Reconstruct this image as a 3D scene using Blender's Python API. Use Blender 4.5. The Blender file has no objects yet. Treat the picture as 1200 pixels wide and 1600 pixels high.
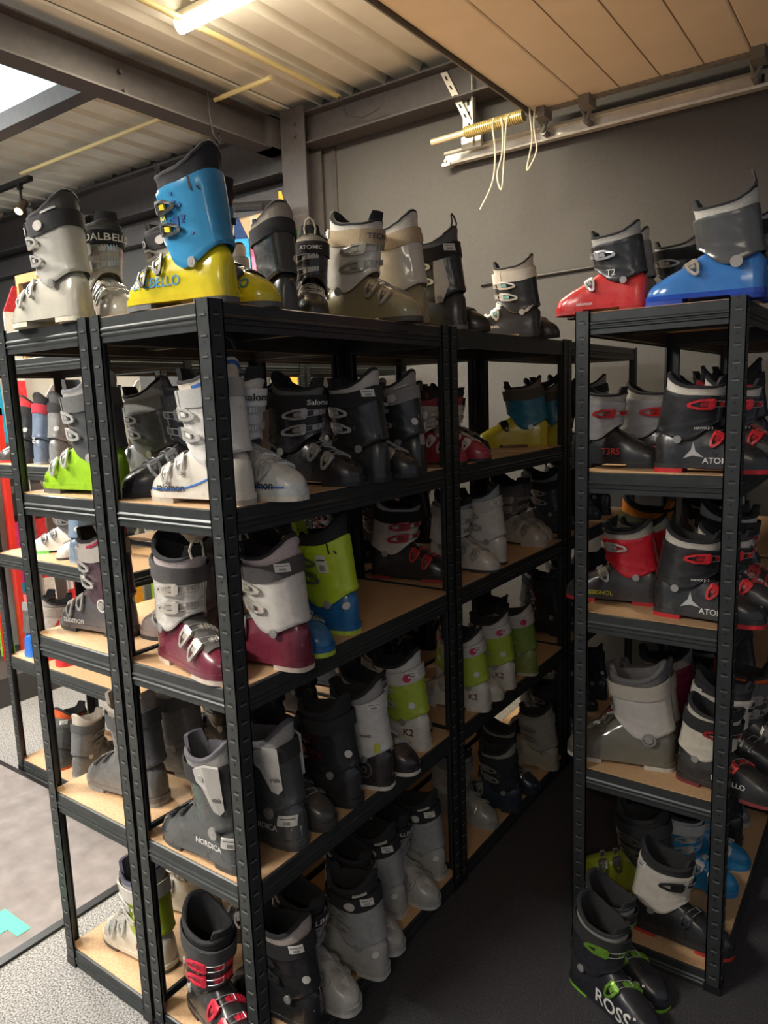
import bpy, math, random
from mathutils import Vector, Matrix
PI=math.pi
C=bpy.context.scene.collection
random.seed(7)
# ---------------------------------------------------------------- camera
cam_d=bpy.data.cameras.new('camera'); cam=bpy.data.objects.new('camera',cam_d); C.objects.link(cam)
CAMP=(1.10103,-0.97788,1.59586); YAW=0.62402; PITCH=-0.15474; ROLL=-0.03581; FPX=1135.26478
cam_d.sensor_fit='VERTICAL'; cam_d.sensor_height=24.0; cam_d.lens=FPX/1600*24.0
cam_d.clip_start=.02; cam_d.clip_end=60
_F=Vector((-math.sin(YAW)*math.cos(PITCH),math.cos(YAW)*math.cos(PITCH),math.sin(PITCH)))
_R=Vector((math.cos(YAW),math.sin(YAW),0)); _U=_R.cross(_F)
_R2=_R*math.cos(ROLL)+_U*math.sin(ROLL); _U2=-_R*math.sin(ROLL)+_U*math.cos(ROLL)
mt=Matrix((_R2,_U2,-_F)).transposed().to_4x4(); mt.translation=Vector(CAMP); cam.matrix_world=mt
bpy.context.scene.camera=cam
# ---------------------------------------------------------------- world, exposure
sc=bpy.context.scene
sc.view_settings.view_transform='Standard'; sc.view_settings.look='None'; sc.view_settings.gamma=1
sc.view_settings.use_curve_mapping=False; sc.view_settings.exposure=1.12
w=bpy.data.worlds.new('world'); sc.world=w; w.use_nodes=True
w.node_tree.nodes['Background'].inputs[0].default_value=(.80,.86,1.0,1); w.node_tree.nodes['Background'].inputs[1].default_value=.11
def area(name,loc,rot,sx,sy,power,col):
    l=bpy.data.lights.new(name,'AREA'); l.shape='RECTANGLE'; l.size=sx; l.size_y=sy; l.energy=power; l.color=col
    o=bpy.data.objects.new(name,l); C.objects.link(o); o.location=loc; o.rotation_euler=rot; return o
WARM=(1.0,.88,.72); NEUT=(1.0,.95,.88); COOL=(.80,.90,1.0)
# unseen ceiling tubes, added to light the racks from beyond the frame
def tube_glow(name,loc,power,col):
    area(name,loc,(0,0,0),1.2,.08,power,col); area(name+'_up',(loc[0],loc[1],loc[2]+.01),(PI,0,0),1.2,.08,power*.8,col)
tube_glow('unseen_tube_shop',(-2.4,-.9,3.22),75,NEUT)
tube_glow('unseen_tube_front',(-1.1,-2.4,3.22),60,NEUT)
tube_glow('unseen_tube_right',(1.9,-2.8,2.8),13,WARM)
tube_glow('unseen_tube_far',(-4.2,.9,3.22),55,NEUT)
# ---------------------------------------------------------------- materials
_mc={}
def mat(kind,col,rough=None,key=None):
    k=(kind,tuple(col),rough,key)
    if k in _mc: return _mc[k]
    m=bpy.data.materials.new(kind); m.use_nodes=True; nt=m.node_tree; N=nt.nodes; Lk=nt.links
    b=N['Principled BSDF']; b.inputs['Base Color'].default_value=(*col,1)
    R={'plastic':.34,'fabric':.9,'metal':.28,'rubber':.6,'label':.6,'ink':.5,'soft':.85}.get(kind,.5)
    if rough is not None: R=rough
    b.inputs['Roughness'].default_value=R
    tc=N.new('ShaderNodeTexCoord')
    if kind in('plastic','rubber','soft','fabric'):
        nz=N.new('ShaderNodeTexNoise'); nz.inputs['Scale'].default_value={'plastic':38,'rubber':60,'soft':180,'fabric':260}[kind]
        nz.inputs['Detail'].default_value=4; Lk.new(tc.outputs['Object'],nz.inputs['Vector'])
        mx=N.new('ShaderNodeMix'); mx.data_type='RGBA'; mx.inputs['Factor'].default_value=.5
        d=.14 if kind=='plastic' else .3
        lo=[c*(1-d) for c in col]; hi=[min(1,c*(1+d)+.004) for c in col]
        mx.inputs[6].default_value=(*lo,1); mx.inputs[7].default_value=(*hi,1)
        Lk.new(nz.outputs['Fac'],mx.inputs['Factor']); Lk.new(mx.outputs[2],b.inputs['Base Color'])
        if kind=='plastic':
            mr=N.new('ShaderNodeMapRange'); mr.inputs[1].default_value=.3; mr.inputs[2].default_value=.7
            mr.inputs[3].default_value=R*.75; mr.inputs[4].default_value=R*1.35
            Lk.new(nz.outputs['Fac'],mr.inputs[0]); Lk.new(mr.outputs[0],b.inputs['Roughness'])
        else:
            bp=N.new('ShaderNodeBump'); bp.inputs['Strength'].default_value=.35; bp.inputs['Distance'].default_value=.002
            Lk.new(nz.outputs['Fac'],bp.inputs['Height']); Lk.new(bp.outputs[0],b.inputs['Normal'])
    if kind=='metal': b.inputs['Metallic'].default_value=.5
    if kind=='plastic': b.inputs['Coat Weight'].default_value=.35; b.inputs['Coat Roughness'].default_value=.18
    _mc[k]=m; return m
def noise_mat(name,c1,c2,scale,rough,bump=0,detail=4,stretch=None,lo=.35,hi=.65,metal=0):
    m=bpy.data.materials.new(name); m.use_nodes=True; nt=m.node_tree; N=nt.nodes; Lk=nt.links
    b=N['Principled BSDF']; b.inputs['Roughness'].default_value=rough; b.inputs['Metallic'].default_value=metal
    tc=N.new('ShaderNodeTexCoord'); mp=N.new('ShaderNodeMapping'); Lk.new(tc.outputs['Object'],mp.inputs[0])
    if stretch: mp.inputs['Scale'].default_value=stretch
    nz=N.new('ShaderNodeTexNoise'); nz.inputs['Scale'].default_value=scale; nz.inputs['Detail'].default_value=detail
    Lk.new(mp.outputs[0],nz.inputs['Vector'])
    cr=N.new('ShaderNodeValToRGB'); cr.color_ramp.elements[0].position=lo; cr.color_ramp.elements[1].position=hi
    cr.color_ramp.elements[0].color=(*c1,1); cr.color_ramp.elements[1].color=(*c2,1)
    Lk.new(nz.outputs['Fac'],cr.inputs[0]); Lk.new(cr.outputs[0],b.inputs['Base Color'])
    if bump:
        bp=N.new('ShaderNodeBump'); bp.inputs['Strength'].default_value=bump; bp.inputs['Distance'].default_value=.004
        Lk.new(nz.outputs['Fac'],bp.inputs['Height']); Lk.new(bp.outputs[0],b.inputs['Normal'])
    return m
def emis(name,col,s):
    m=bpy.data.materials.new(name); m.use_nodes=True; b=m.node_tree.nodes['Principled BSDF']
    b.inputs['Base Color'].default_value=(*col,1); b.inputs['Emission Color'].default_value=(*col,1); b.inputs['Emission Strength'].default_value=s
    return m
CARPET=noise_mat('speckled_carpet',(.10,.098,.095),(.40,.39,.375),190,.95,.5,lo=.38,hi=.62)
SHADEC=noise_mat('shaded_carpet',(.028,.027,.031),(.060,.058,.065),220,.95,.4)  # the carpet again, with the aisle's shade put into a darker colour
MATT=noise_mat('entrance_mat',(.17,.148,.140),(.245,.22,.21),14,.9,.25,detail=8,lo=.3,hi=.7)
WALL=noise_mat('wall_paint',(.066,.063,.062),(.074,.071,.069),60,.75,.05)
STEEL=noise_mat('painted_steel',(.055,.049,.052),(.068,.060,.063),20,.55,.05)
ROOF=noise_mat('roof_sheet',(.70,.67,.59),(.76,.73,.65),6,.5,.03)
RACK=noise_mat('rack_steel',(.032,.037,.038),(.043,.048,.049),30,.40,0,metal=.3)
SLOT=mat('slot',(.004,.004,.005),.6)
BOARD=noise_mat('particle_board',(.50,.31,.16),(.62,.41,.23),90,.6,.06,detail=8,stretch=(1,3,1))
PANEL=noise_mat('door_panel_paint',(.76,.65,.51),(.80,.69,.55),5,.5,.03)
GALV=noise_mat('galvanised',(.55,.54,.50),(.68,.66,.60),12,.35,0,metal=.5)
PIPE=mat('cream_pipe',(.62,.52,.26),.4)
BLACK=mat('black_part',(.012,.012,.013),.4)
# ---------------------------------------------------------------- object helpers
def tag(o,label,cat,group=None):
    o['label']=label; o['category']=cat
    if group: o['group']=group
    return o
def empty(name,loc=(0,0,0),rz=0):
    o=bpy.data.objects.new(name,None); C.objects.link(o); o.location=loc; o.rotation_euler=(0,0,rz); o.empty_display_size=.05; return o
def mesh(name,V,Fc,mats,idx=None,smooth=False,ang=40):
    me=bpy.data.meshes.new(name); me.from_pydata([tuple(v) for v in V],[],Fc)
    for m_ in mats: me.materials.append(m_)
    if idx:
        for p,i in zip(me.polygons,idx): p.material_index=i
    if smooth:
        me.polygons.foreach_set('use_smooth',[True]*len(me.polygons)); me.update()
        me.set_sharp_from_angle(angle=math.radians(ang))
    me.update(); return me
def obj(name,me,parent=None,loc=(0,0,0),rot=(0,0,0)):
    o=bpy.data.objects.new(name,me); C.objects.link(o); o.location=loc; o.rotation_euler=rot
    if parent: o.parent=parent
    return o
class MB:
    def __init__(s): s.V=[];s.F=[];s.I=[]
    def add(s,V,F,mi=0):
        n=len(s.V); s.V+= [tuple(v) for v in V]; s.F+=[tuple(i+n for i in f) for f in F]; s.I+=[mi]*len(F)
    def box(s,x0,x1,y0,y1,z0,z1,mi=0):
        V=[(x,y,z) for x in(x0,x1) for y in(y0,y1) for z in(z0,z1)]
        s.add(V,[(0,1,3,2),(4,6,7,5),(0,4,5,1),(2,3,7,6),(0,2,6,4),(1,5,7,3)],mi)
    def prism(s,pts,axis,a,b,mi=0):
        n=len(pts)
        def P(p,t): return {'x':(t,p[0],p[1]),'y':(p[0],t,p[1]),'z':(p[0],p[1],t)}[axis]
        V=[P(p,a) for p in pts]+[P(p,b) for p in pts]
        s.add(V,[tuple(range(n))[::-1],tuple(range(n,2*n))]+[(i,(i+1)%n,(i+1)%n+n,i+n) for i in range(n)],mi)
    def tube(s,pts,r,n=8,mi=0,closed=False,cap=True):
        pts=[Vector(p) for p in pts]; m=len(pts); V=[];F=[]
        up=None
        for i,p in enumerate(pts):
            if closed: t=(pts[(i+1)%m]-pts[i-1])
            else: t=(pts[min(i+1,m-1)]-pts[max(i-1,0)])
            t.normalize()
            if up is None:
                up=Vector((0,0,1)) if abs(t.z)<.9 else Vector((1,0,0))
            a=(up-t*up.dot(t)); 
            if a.length<1e-6: a=t.orthogonal()
            a.normalize(); up=a; b_=t.cross(a)
            rr=r[i] if isinstance(r,(list,tuple)) else r
            V+=[p+(a*math.cos(2*PI*k/n)+b_*math.sin(2*PI*k/n))*rr for k in range(n)]
        e=m if closed else m-1
        for i in range(e):
            j=(i+1)%m
            for k in range(n): F.append((i*n+k,i*n+(k+1)%n,j*n+(k+1)%n,j*n+k))
        if cap and not closed: F+= [tuple(range(n))[::-1],tuple(range((m-1)*n,m*n))]
        s.add(V,F,mi)
    def build(s,name,mats,parent=None,smooth=False,loc=(0,0,0),rot=(0,0,0),ang=40):
        if not isinstance(mats,(list,tuple)): mats=[mats]
        me=mesh(name,s.V,s.F,mats,s.I,smooth,ang); return obj(name,me,parent,loc,rot)
def struct(o): o['kind']='structure'; return o
def text_mesh(txt,size,bold=.0):
    cu=bpy.data.curves.new('t','FONT'); cu.body=txt; cu.size=size; cu.align_x='CENTER'; cu.align_y='CENTER'; cu.offset=bold*size; cu.resolution_u=3
    o=bpy.data.objects.new('t',cu); C.objects.link(o); dg=bpy.context.evaluated_depsgraph_get()
    me=bpy.data.meshes.new_from_object(o.evaluated_get(dg)); bpy.data.objects.remove(o)
    V=[tuple(v.co) for v in me.vertices]; F=[tuple(p.vertices) for p in me.polygons]; bpy.data.meshes.remove(me)
    return V,F
# ---------------------------------------------------------------- the room
BW=2.92   # back wall plane
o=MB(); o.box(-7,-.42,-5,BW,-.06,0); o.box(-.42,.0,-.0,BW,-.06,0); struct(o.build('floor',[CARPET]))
o=MB(); o.box(-.40,5,-5,BW,-.05,.004); o2=o.build('floor_shaded',[SHADEC]); struct(o2); o2.name='floor'
o=MB(); o.box(-7,5,BW,BW+.12,0,3.7); struct(o.build('wall_back',[WALL]))
o=MB(); o.box(-7.1,-7,-5,BW+.12,0,3.7); struct(o.build('wall_left',[WALL]))
# long joint strip on the back wall
o=MB(); o.tube([(-.95,BW-.006,2.225),(.75,BW-.006,2.262)],.010,8); struct(o.build('trim_1',[BLACK]))
o=MB(); o.prism([(-2.02,0),(-1.98,0),(-1.98,3.2),(-2.02,3.2)],'y',BW-.012,BW); struct(o.build('trim_2',[STEEL]))
# corrugated roof, ribs run along y
def roof(x0,x1,y0,y1,z,holes=None):
    prof=[]; p=.25; x=x0
    while x<x1-1e-6:
        prof+= [(x,z),(x+.16,z),(x+.185,z+.045),(x+.225,z+.045)]; x+=p
    prof.append((x1,z)); V=[(a,y0,b) for a,b in prof]+[(a,y1,b) for a,b in prof]; n=len(prof)
    return V,[(i,i+1,i+1+n,i+n) for i in range(n-1)]
mb=MB()
for a in ((-2.5,5,-5,BW,3.47),(-7,-2.5,1.72,BW,3.47),(-7,-2.5,-5,.2,3.47)): 
    V,F=roof(*a); mb.add(V,F)
struct(mb.build('ceiling',[ROOF]))
# flat cover strips between roof sheets
mb=MB()
mb.box(-2.5,-2.26,-3,BW,3.455,3.47); struct(mb.build('trim_5',[ROOF]))
# rooflight
mb=MB(); mb.box(-7,-2.5,.2,1.70,3.46,3.47); sk=mb.build('window_1',[emis('daylight_sheet',(.60,.74,.76),.62)]); struct(sk)
mb=MB()
for y in (.95,): mb.box(-7,-2.5,y-.012,y+.012,3.44,3.46)
mb.box(-7,-2.45,1.66,1.76,3.36,3.47); struct(mb.build('trim_3',[STEEL]))
# steel frame: main beam along y, column, beams along the back wall
def ibeam(axis,c,a,b,z0,z1,wd,t=.010):
    mb=MB(); h=wd/2
    pts=[(c-h,z0),(c+h,z0),(c+h,z0+t),(c+.006,z0+t),(c+.006,z1-t),(c+h,z1-t),(c+h,z1),(c-h,z1),(c-h,z1-t),(c-.006,z1-t),(c-.006,z0+t),(c-h,z0+t)]
    mb.prism(pts,axis,a,b); return mb
t=empty('steel_beam',(-2.37,0,3.2)); tag(t,'dark painted steel beam crossing the ceiling towards the column','beam')
mb=ibeam('y',0,-2.0,BW-.10,0,.20,.14); mb.build('beam_profile',[STEEL],t)
mb=MB()
for yy,zz in ((1.62,.04),(1.60,.13)): mb.tube([(.0,yy,zz),(.03,yy,zz)],.012,8)
mb.build('bolt',[STEEL],t)
mb=MB(); mb.box(-.07,.07,2.66,2.80,0,.2); mb.build('end_plate',[STEEL],t)
t=empty('steel_column',(-2.17,2.80,0)); tag(t,'dark steel column standing against the back wall','column')
mb=MB()
pts=[(-.10,-.08),(.10,-.08),(.10,-.07),(.006,-.07),(.006,.07),(.10,.07),(.10,.08),(-.10,.08),(-.10,.07),(-.006,.07),(-.006,-.07),(-.10,-.07)]
mb.prism(pts,'z',0,3.42); mb.build('column_profile',[STEEL],t)
mb=MB()
for zz in (3.25,3.32): mb.tube([(.03,-.085,zz),(.03,-.10,zz)],.011,8)
mb.build('bolt',[STEEL],t)
t=empty('wall_beam',(0,2.82,3.2)); tag(t,'dark steel beam along the top of the back wall, right of the column','beam')
mb=ibeam('x',0,-2.13,5,0,.19,.15); mb.build('beam_profile',[STEEL],t)
t=empty('eaves_beam',(0,2.84,3.08)); tag(t,'deep dark steel beam under the roof edge, left of the column','beam')
mb=ibeam('x',0,-7,-2.35,0,.30,.15); mb.build('beam_profile',[STEEL],t)
mb=MB(); mb.box(-7,-2.35,.0,.07,-.2,-.06); mb.build('lower_rail',[STEEL],t)
# purlin ends above the wall beam
mb=MB(); mb.box(-.60,-.45,2.70,2.90,3.40,3.46); struct(mb.build('trim_4',[ROOF]))
# ---------------------------------------------------------------- overhead door
dr=empty('door_1',(0,0,3.02)); struct(dr)
xs=[-.585,-.30,.205,.71]
edges=[-.555,-.298,.463,1.224,1.985,2.746]
for i in range(len(edges)-1):
    a,b=edges[i]+.003,edges[i+1]-.003
    mb=MB()
    pts=[(a,.04),(a,.004),(a+.006,0),(b-.006,0),(b,.004),(b,.04)]
    mb.prism(pts,'y',-2.6,2.74)
    n=4 if i else 2
    mb.build('door_panel',[PANEL],dr)
    if i:
        g=MB()
        for k in range(1,4):
            xx=a+(b-a)*k/4; g.box(xx-.003,xx+.003,-2.6,2.74,-.0010,.003)
        g.build('panel_groove',[mat('groove',(.22,.15,.09),.6)],dr)
mb=MB(); mb.box(-.555,2.746,2.742,2.775,-.012,.045); mb.build('edge_profile',[noise_mat('dusty_steel',(.16,.15,.13),(.24,.22,.19),40,.6)],dr)
mb=MB(); mb.prism([(-.575,-.01),(-.555,-.02),(-.553,.05),(-.575,.05)],'y',-2.6,2.76); mb.build('bottom_seal',[mat('seal',(.10,.09,.08),.6)],dr)
# roller brackets
for xx in (-.49,-.26,.50,1.26):
    mb=MB()
    mb.box(xx-.035,xx+.02,2.70,2.80,-.05,-.0)
    mb.tube([(xx+.01,2.79,-.005),(xx-.03,2.80,-.09)],.012,8); mb.tube([(xx-.05,2.78,-.02),(xx-.03,2.80,-.09)],.009,8)
    mb.tube([(xx-.03,2.80,-.09),(xx-.03,2.86,-.09)],.016,12)
    mb.build('roller_bracket',[mat('steel_part',(.18,.17,.15),.4)],dr)
# horizontal track
t=empty('door_track',(0,2.86,2.90)); tag(t,'shiny galvanised door track fixed along the back wall','track')
mb=MB()
pts=[(.03,.0),(-.012,.0),(-.016,.012),(.0,.018),(.0,.052),(-.016,.058),(-.012,.072),(.03,.072),(.03,.066),(.006,.066),(.006,.008),(.03,.008)]
mb.prism(pts,'x',-1.14,3.5); mb.build('track_profile',[GALV],t)
mb=MB(); mb.box(-1.15,-1.10,-.022,.03,-.006,.012); mb.tube([(-1.125,-.03,.02),(-1.125,-.015,.02)],.008,8); mb.build('track_end_stop',[GALV],t)
t2=MB(); t2.box(.49,.5,-.018,-.01,.02,.05); t2.build('track_bolt',[BLACK],t)
# slotted hanger
t=empty('slotted_hanger',(-.95,2.82,2.95)); tag(t,'perforated galvanised angle bracket holding the door track','bracket')
mb=MB(); mb.box(-.05,.03,0,.004,0,.42); mb.box(.026,.03,-.035,.004,0,.42)
for k in range(5): mb.box(-.022,-.006,-.0012,0,.07+k*.075,.115+k*.075,1)
mb.build('upright_angle',[GALV,SLOT],t)
mb=MB(); mb.prism([(-.175,.42),(-.135,.42),(.035,.09),(-.005,.09)],'y',-.02,-.016)
for k in range(6): 
    f=k/6+.06; x0=-.155+(.17)*f; z0=.42-.33*f
    mb.prism([(x0-.006,z0),(x0+.008,z0-.006),(x0+.020,z0-.030),(x0+.006,z0-.024)],'y',-.0215,-.0195,1)
mb.build('brace',[GALV,SLOT],t)
mb=MB(); mb.box(-.05,.07,-.02,.0,-.01,.06); mb.build('foot_plate',[GALV],t)
# spring on its shaft
t=empty('door_spring',(-1.08,2.70,2.985)); tag(t,'brass coloured coil spring on a shaft beside the overhead door','spring')
mb=MB(); mb.tube([(-.05,0,0),(.50,0,.012)],.018,12); mb.build('shaft',[mat('metal',(.62,.58,.42))],t,smooth=True)
mb=MB(); pts=[]
for i in range(30*10+1):
    a=2*PI*i/10; pts.append((.16+.34*i/300,.027*math.cos(a),.004+.027*math.sin(a)+.008*i/300))
mb.tube(pts,.0055,5); mb.build('coil',[mat('metal',(.66,.55,.24))],t,smooth=True)
# cords
cm=mat('soft',(.60,.56,.46))
def cord(pts,label,r=.0045):
    mb=MB(); P=[]
    n=len(pts)
    for i in range((n-1)*8+1):
        u=i/8; k=min(int(u),n-2); f=u-k
        p0=Vector(pts[max(k-1,0)]);p1=Vector(pts[k]);p2=Vector(pts[k+1]);p3=Vector(pts[min(k+2,n-1)])
        P.append(.5*((2*p1)+(-p0+p2)*f+(2*p0-5*p1+4*p2-p3)*f*f+(-p0+3*p1-3*p2+p3)*f**3))
    mb.tube(P,r,6); o=mb.build('cord',[cm],smooth=True,loc=(.06,-.012,.03)); return tag(o,label,'cord','cords over the door spring')
cord([(-.80,2.69,2.985),(-.795,2.668,2.93),(-.78,2.665,2.80),(-.80,2.665,2.66),(-.87,2.66,2.54)],'longest pale cord, its frayed end hanging lowest to the left')
cord([(-.77,2.70,2.985),(-.74,2.668,2.94),(-.74,2.665,2.80),(-.77,2.665,2.70),(-.755,2.66,2.63),(-.74,2.66,2.63),(-.73,2.665,2.76),(-.715,2.67,2.95),(-.70,2.70,2.985)],'pale cord looped double in the middle of the spring')
cord([(-.60,2.69,2.99),(-.585,2.668,2.93),(-.575,2.665,2.82),(-.60,2.66,2.70),(-.59,2.66,2.69),(-.55,2.665,2.77),(-.565,2.668,2.88),(-.57,2.69,2.99)],'pale cord loop at the right end of the spring')
# conduits
def pipe(name,pts,r,m_,label,cat='pipe'):
    mb=MB(); mb.tube(pts,r,10); return tag(mb.build(name,[m_],smooth=True),label,cat)
pipe('conduit',[(-1.83,-.4,3.42),(-1.83,2.78,3.42)],.016,PIPE,'long cream conduit running under the roof behind the tube light')
pipe('conduit',[(-1.90,2.26,3.385),(-2.36,2.26,3.385)],.014,PIPE,'short cream conduit ending on top of the main steel beam')
pipe('conduit',[(-2.50,2.26,3.40),(-4.55,2.26,3.40)],.013,PIPE,'cream conduit under the far roof bay leading to the spotlight track')
cord_m=mat('black_cable',(.03,.03,.03),.5)
mb=MB(); mb.tube([(-2.30,2.15,3.38),(-2.285,2.14,3.25),(-2.285,2.16,3.15),(-2.30,2.22,3.12),(-2.33,2.26,3.16),(-2.36,2.27,3.2)],.004,6); tag(mb.build('cable',[cord_m],smooth=True),'thin dark cable dangling in a loop below the main beam','cable')
mb=MB(); mb.tube([(-1.83,2.78,3.42),(-1.80,2.74,3.40),(-1.74,2.73,3.28),(-1.62,2.73,3.24),(-1.5,2.73,3.26)],.004,6); tag(mb.build('cable',[cord_m],smooth=True),'thin dark cable drooping along the wall beam right of the column','cable')
# tube light
def tube_light(loc,L_,label):
    t=empty('tube_light',loc); tag(t,label,'light')
    mb=MB(); mb.box(-L_/2,L_/2,-.035,.035,.03,.06); mb.build('housing',[mat('lamp_housing',(.6,.55,.40),.4)],t)
    mb=MB(); n=12; pts=[(.038*math.cos(PI+PI*k/n),.03+.05*math.sin(PI+PI*k/n)) for k in range(n+1)]
    mb.prism(pts,'x',-L_/2+.01,L_/2-.01); mb.build('diffuser',[emis('lit_diffuser',(1.0,.90,.70),13.0)],t,smooth=True)
    return t
tube_light((-1.27,1.62,3.40),1.25,'glowing tube light under the corrugated roof')
area('tube_light_glow',(-1.27,1.62,3.35),(0,0,0),1.2,.08,44,(1.0,.86,.62))
# spotlights
def spot(loc,aim,label,power,on=True):
    t=empty('spotlight',loc); tag(t,label,'spotlight')
    d=(Vector(aim)-Vector(loc)).normalized(); a=Vector((0,0,0)); 
    mb=MB(); mb.tube([a-d*.05,a+d*.07],.033,16); mb.build('lamp_head',[mat('lamp_body',(.10,.07,.05) if on else (.02,.02,.022),.4)],t,smooth=True)
    mb=MB(); mb.tube([a+d*.069,a+d*.074],.027,16); mb.build('lens',[emis('lit_lens',(1.0,.62,.22),22.0) if on else BLACK],t,smooth=True)
    mb=MB(); mb.tube([(0,0,.0),(0,0,.13)],.010,8); mb.box(-.02,.02,-.014,.014,.12,.159); mb.build('stem',[BLACK],t)
    if on:
        l=bpy.data.lights.new('spot','SPOT'); l.energy=power; l.color=(1,.72,.4); l.spot_size=1.4; l.shadow_soft_size=.03
        q=bpy.data.objects.new('spotlight_beam',l); C.objects.link(q); q.location=Vector(loc)+d*.085; q.rotation_euler=d.to_track_quat('-Z','Y').to_euler()
mb=MB(); mb.box(-6,-4.40,2.225,2.265,3.32,3.355); tag(mb.build('light_track',[BLACK]),'black ceiling track carrying the spotlights','light track')
spot((-4.55,2.24,3.16),(-4.3,1.75,2.6),'lit spotlight hanging from the ceiling track',25)
spot((-4.95,2.24,3.14),(-5.3,1.9,2.6),'second spotlight at the left photo edge',8)
spot((-2.62,.78,3.30),(-2.62,.78,2.0),'black cylinder spotlight near the top left corner',0,False)
# ---------------------------------------------------------------- racks
LV=[1.794,1.384,1.0,.542,.055]
S_=.038; H=1.799
def upright_mesh(sx,sy):
    mb=MB(); t=.0022
    # angle profile: outer corner at origin, flanges run along sx*x and sy*y
    def bx(x0,x1,y0,y1,z0,z1,mi=0): mb.box(min(sx*x0,sx*x1),max(sx*x0,sx*x1),min(sy*y0,sy*y1),max(sy*y0,sy*y1),z0,z1,mi)
    bx(0,S_,0,t,0.02,H); bx(0,t,0,S_,0.02,H)
    bx(S_-.003,S_,0,.006,0.02,H); bx(0,.006,S_-.003,S_,0.02,H)
    n=44
    for k in range(n):
        z=.05+k*.04
        bx(.012,.024,-.0004,.0005,z,z+.006,1); bx(-.0004,.0005,.012,.024,z,z+.006,1)
        bx(.010,.026,-.0018,.0,z-.003,z,3); bx(-.0018,.0,.010,.026,z-.003,z,3)
        if k%2: bx(.016,.021,-.0004,.0005,z+.024,z+.030,1)
    bx(-.002,S_+.002,-.002,S_+.002,0,.025,2)
    return mesh('upright',mb.V,mb.F,[RACK,SLOT,BLACK,mat('lip_highlight',(.13,.135,.13),.35)],mb.I)  # slot lips carry their highlights as a lighter colour
UPM={(a,b):upright_mesh(a,b) for a in(1,-1) for b in(1,-1)}
def beam_mesh(L,plain=False):
    # along x from 0..L, outer face at y=0 looking to -y, top at z=0
    h=.055
    pts=[(0.004,0),(0,-.002),(0,-.022),(-.003,-.026),(-.003,-.029),(0,-.032),(0,-.034),(-.003,-.037),(-.003,-.040),(0,-.043),(0,-h),(.004,-h),(.004,-h+.006),(.0062,-.046),(.0062,-.004),(.022,-.004),(.022,0)]
    if plain: pts=[(0.004,0),(0,-.002),(0,-h),(.004,-h),(.006,-.046),(.006,-.004),(.022,-.004),(.022,0)]
    mb=MB(); mb.prism(pts,'x',0,L)
    if plain:
        mb.box(L/2-.003,L/2+.003,-.0006,.001,-.030,-.024,1);mb.box(L/2-.003,L/2+.003,-.0006,.001,-.018,-.008,1)
    for x in (.012,L-.012): mb.tube([(x,-.001,-.02),(x,-.0022,-.02)],.003,8)
    return mesh('beam',mb.V,mb.F,[RACK,SLOT],mb.I)
BM={}
def rack(x,y,lx,ly,label,plain=None):
    t=empty('shelving_rack',(x,y,0)); tag(t,label,'shelving rack','black steel shelving racks')
    for sx,px in((1,0),(-1,lx)):
        for sy,py in((1,0),(-1,ly)):
            obj('upright',UPM[(sx,sy)],t,(px,py,0))
    e=.0035
    for i,z in enumerate(LV):
        for (L,loc,rz) in ((lx-2*.006,(.006,e,z),0),(lx-2*.006,(lx-.006,ly-e,z),PI),(ly-2*.006,(lx-e,.006,z),PI/2),(ly-2*.006,(e,ly-.006,z),-PI/2)):
            k=(round(L,3),plain==i and rz==PI/2)
            if k not in BM: BM[k]=beam_mesh(L,k[1])
            obj('beam',BM[k],t,loc,(0,0,rz))
        mb=MB(); c=.009; mb.prism([(c,c),(lx-c,c),(lx-c,ly-c),(c,ly-c)],'z',z-.004,z+.0015); mb.build('shelf_board',[BOARD],t)
        mb=MB()
        if lx>ly: mb.box(lx/2-.015,lx/2+.015,.01,ly-.01,z-.03,z-.005)
        else: mb.box(.01,lx-.01,ly/2-.015,ly/2+.015,z-.03,z-.005)
        mb.build('cross_bar',[RACK],t)
    return t
D,Wd,G=.394,.906,.011
rack(-D,0,D,Wd,'black steel shelving rack at the front, its corner upright nearest the camera')
rack(-D,Wd+G,D,Wd,'black steel shelving rack in the middle, right of the front one',plain=0)
rack(-D,2*(Wd+G),D,Wd,'black steel shelving rack furthest back in the middle row, against the wall')
rack(-2*D-G,0,D,Wd,'black steel shelving rack at the left end, back to back with the front one')
rack(-2*D-G,Wd+G,D,Wd,'black steel shelving rack behind the left one, back to back with the middle one')
rack(.388,.890,.404,Wd,'black steel shelving rack on the right side of the aisle')
rack(.388,.890+Wd+G,.404,Wd,'black steel shelving rack behind the right one, by the wall')
rack(-2.06,.527,Wd,D,'black steel shelving rack with its long side to the front, far left behind')
rack(-2*D-G-.65-D,1.0,D,Wd,'black steel shelving rack across the second aisle, behind the left ones')
rack(-2*D-G-.65-D,1.0+Wd+G,D,Wd,'black steel shelving rack furthest back across the second aisle')
# ---------------------------------------------------------------- entrance mat
t=empty('entrance_mat',(0,0,.001)); tag(t,'grey brown entrance mat with mint green letters on the speckled carpet','mat')
mb=MB(); mb.prism([(-2.78,-2.2),(-.955,-2.2),(-.955,.10),(-.955,.50),(-2.78,.50)],'z',.0,.006); mb.build('mat_surface',[MATT],t)
mb=MB()
for a in (((-.975,-2.2),(-.945,-2.2),(-.945,.52),(-.975,.52)),((-2.78,.50),(-.945,.50),(-.945,.52),(-2.78,.52))): mb.prism(list(a),'z',0,.009)
mb.build('rubber_edge',[BLACK],t)
V,F=text_mesh('START',.235,.05)
mx_=max(v[0] for v in V); my_=max(v[1] for v in V)
V=[(v[0]-mx_,v[1]-my_,0) for v in V]
me=mesh('lettering',V,F,[mat('ink',(.10,.62,.34),.8)])
o=obj('lettering',me,t,(-1.02,.012,.0078),(0,0,0)); o['label']='mint green letters'
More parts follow.
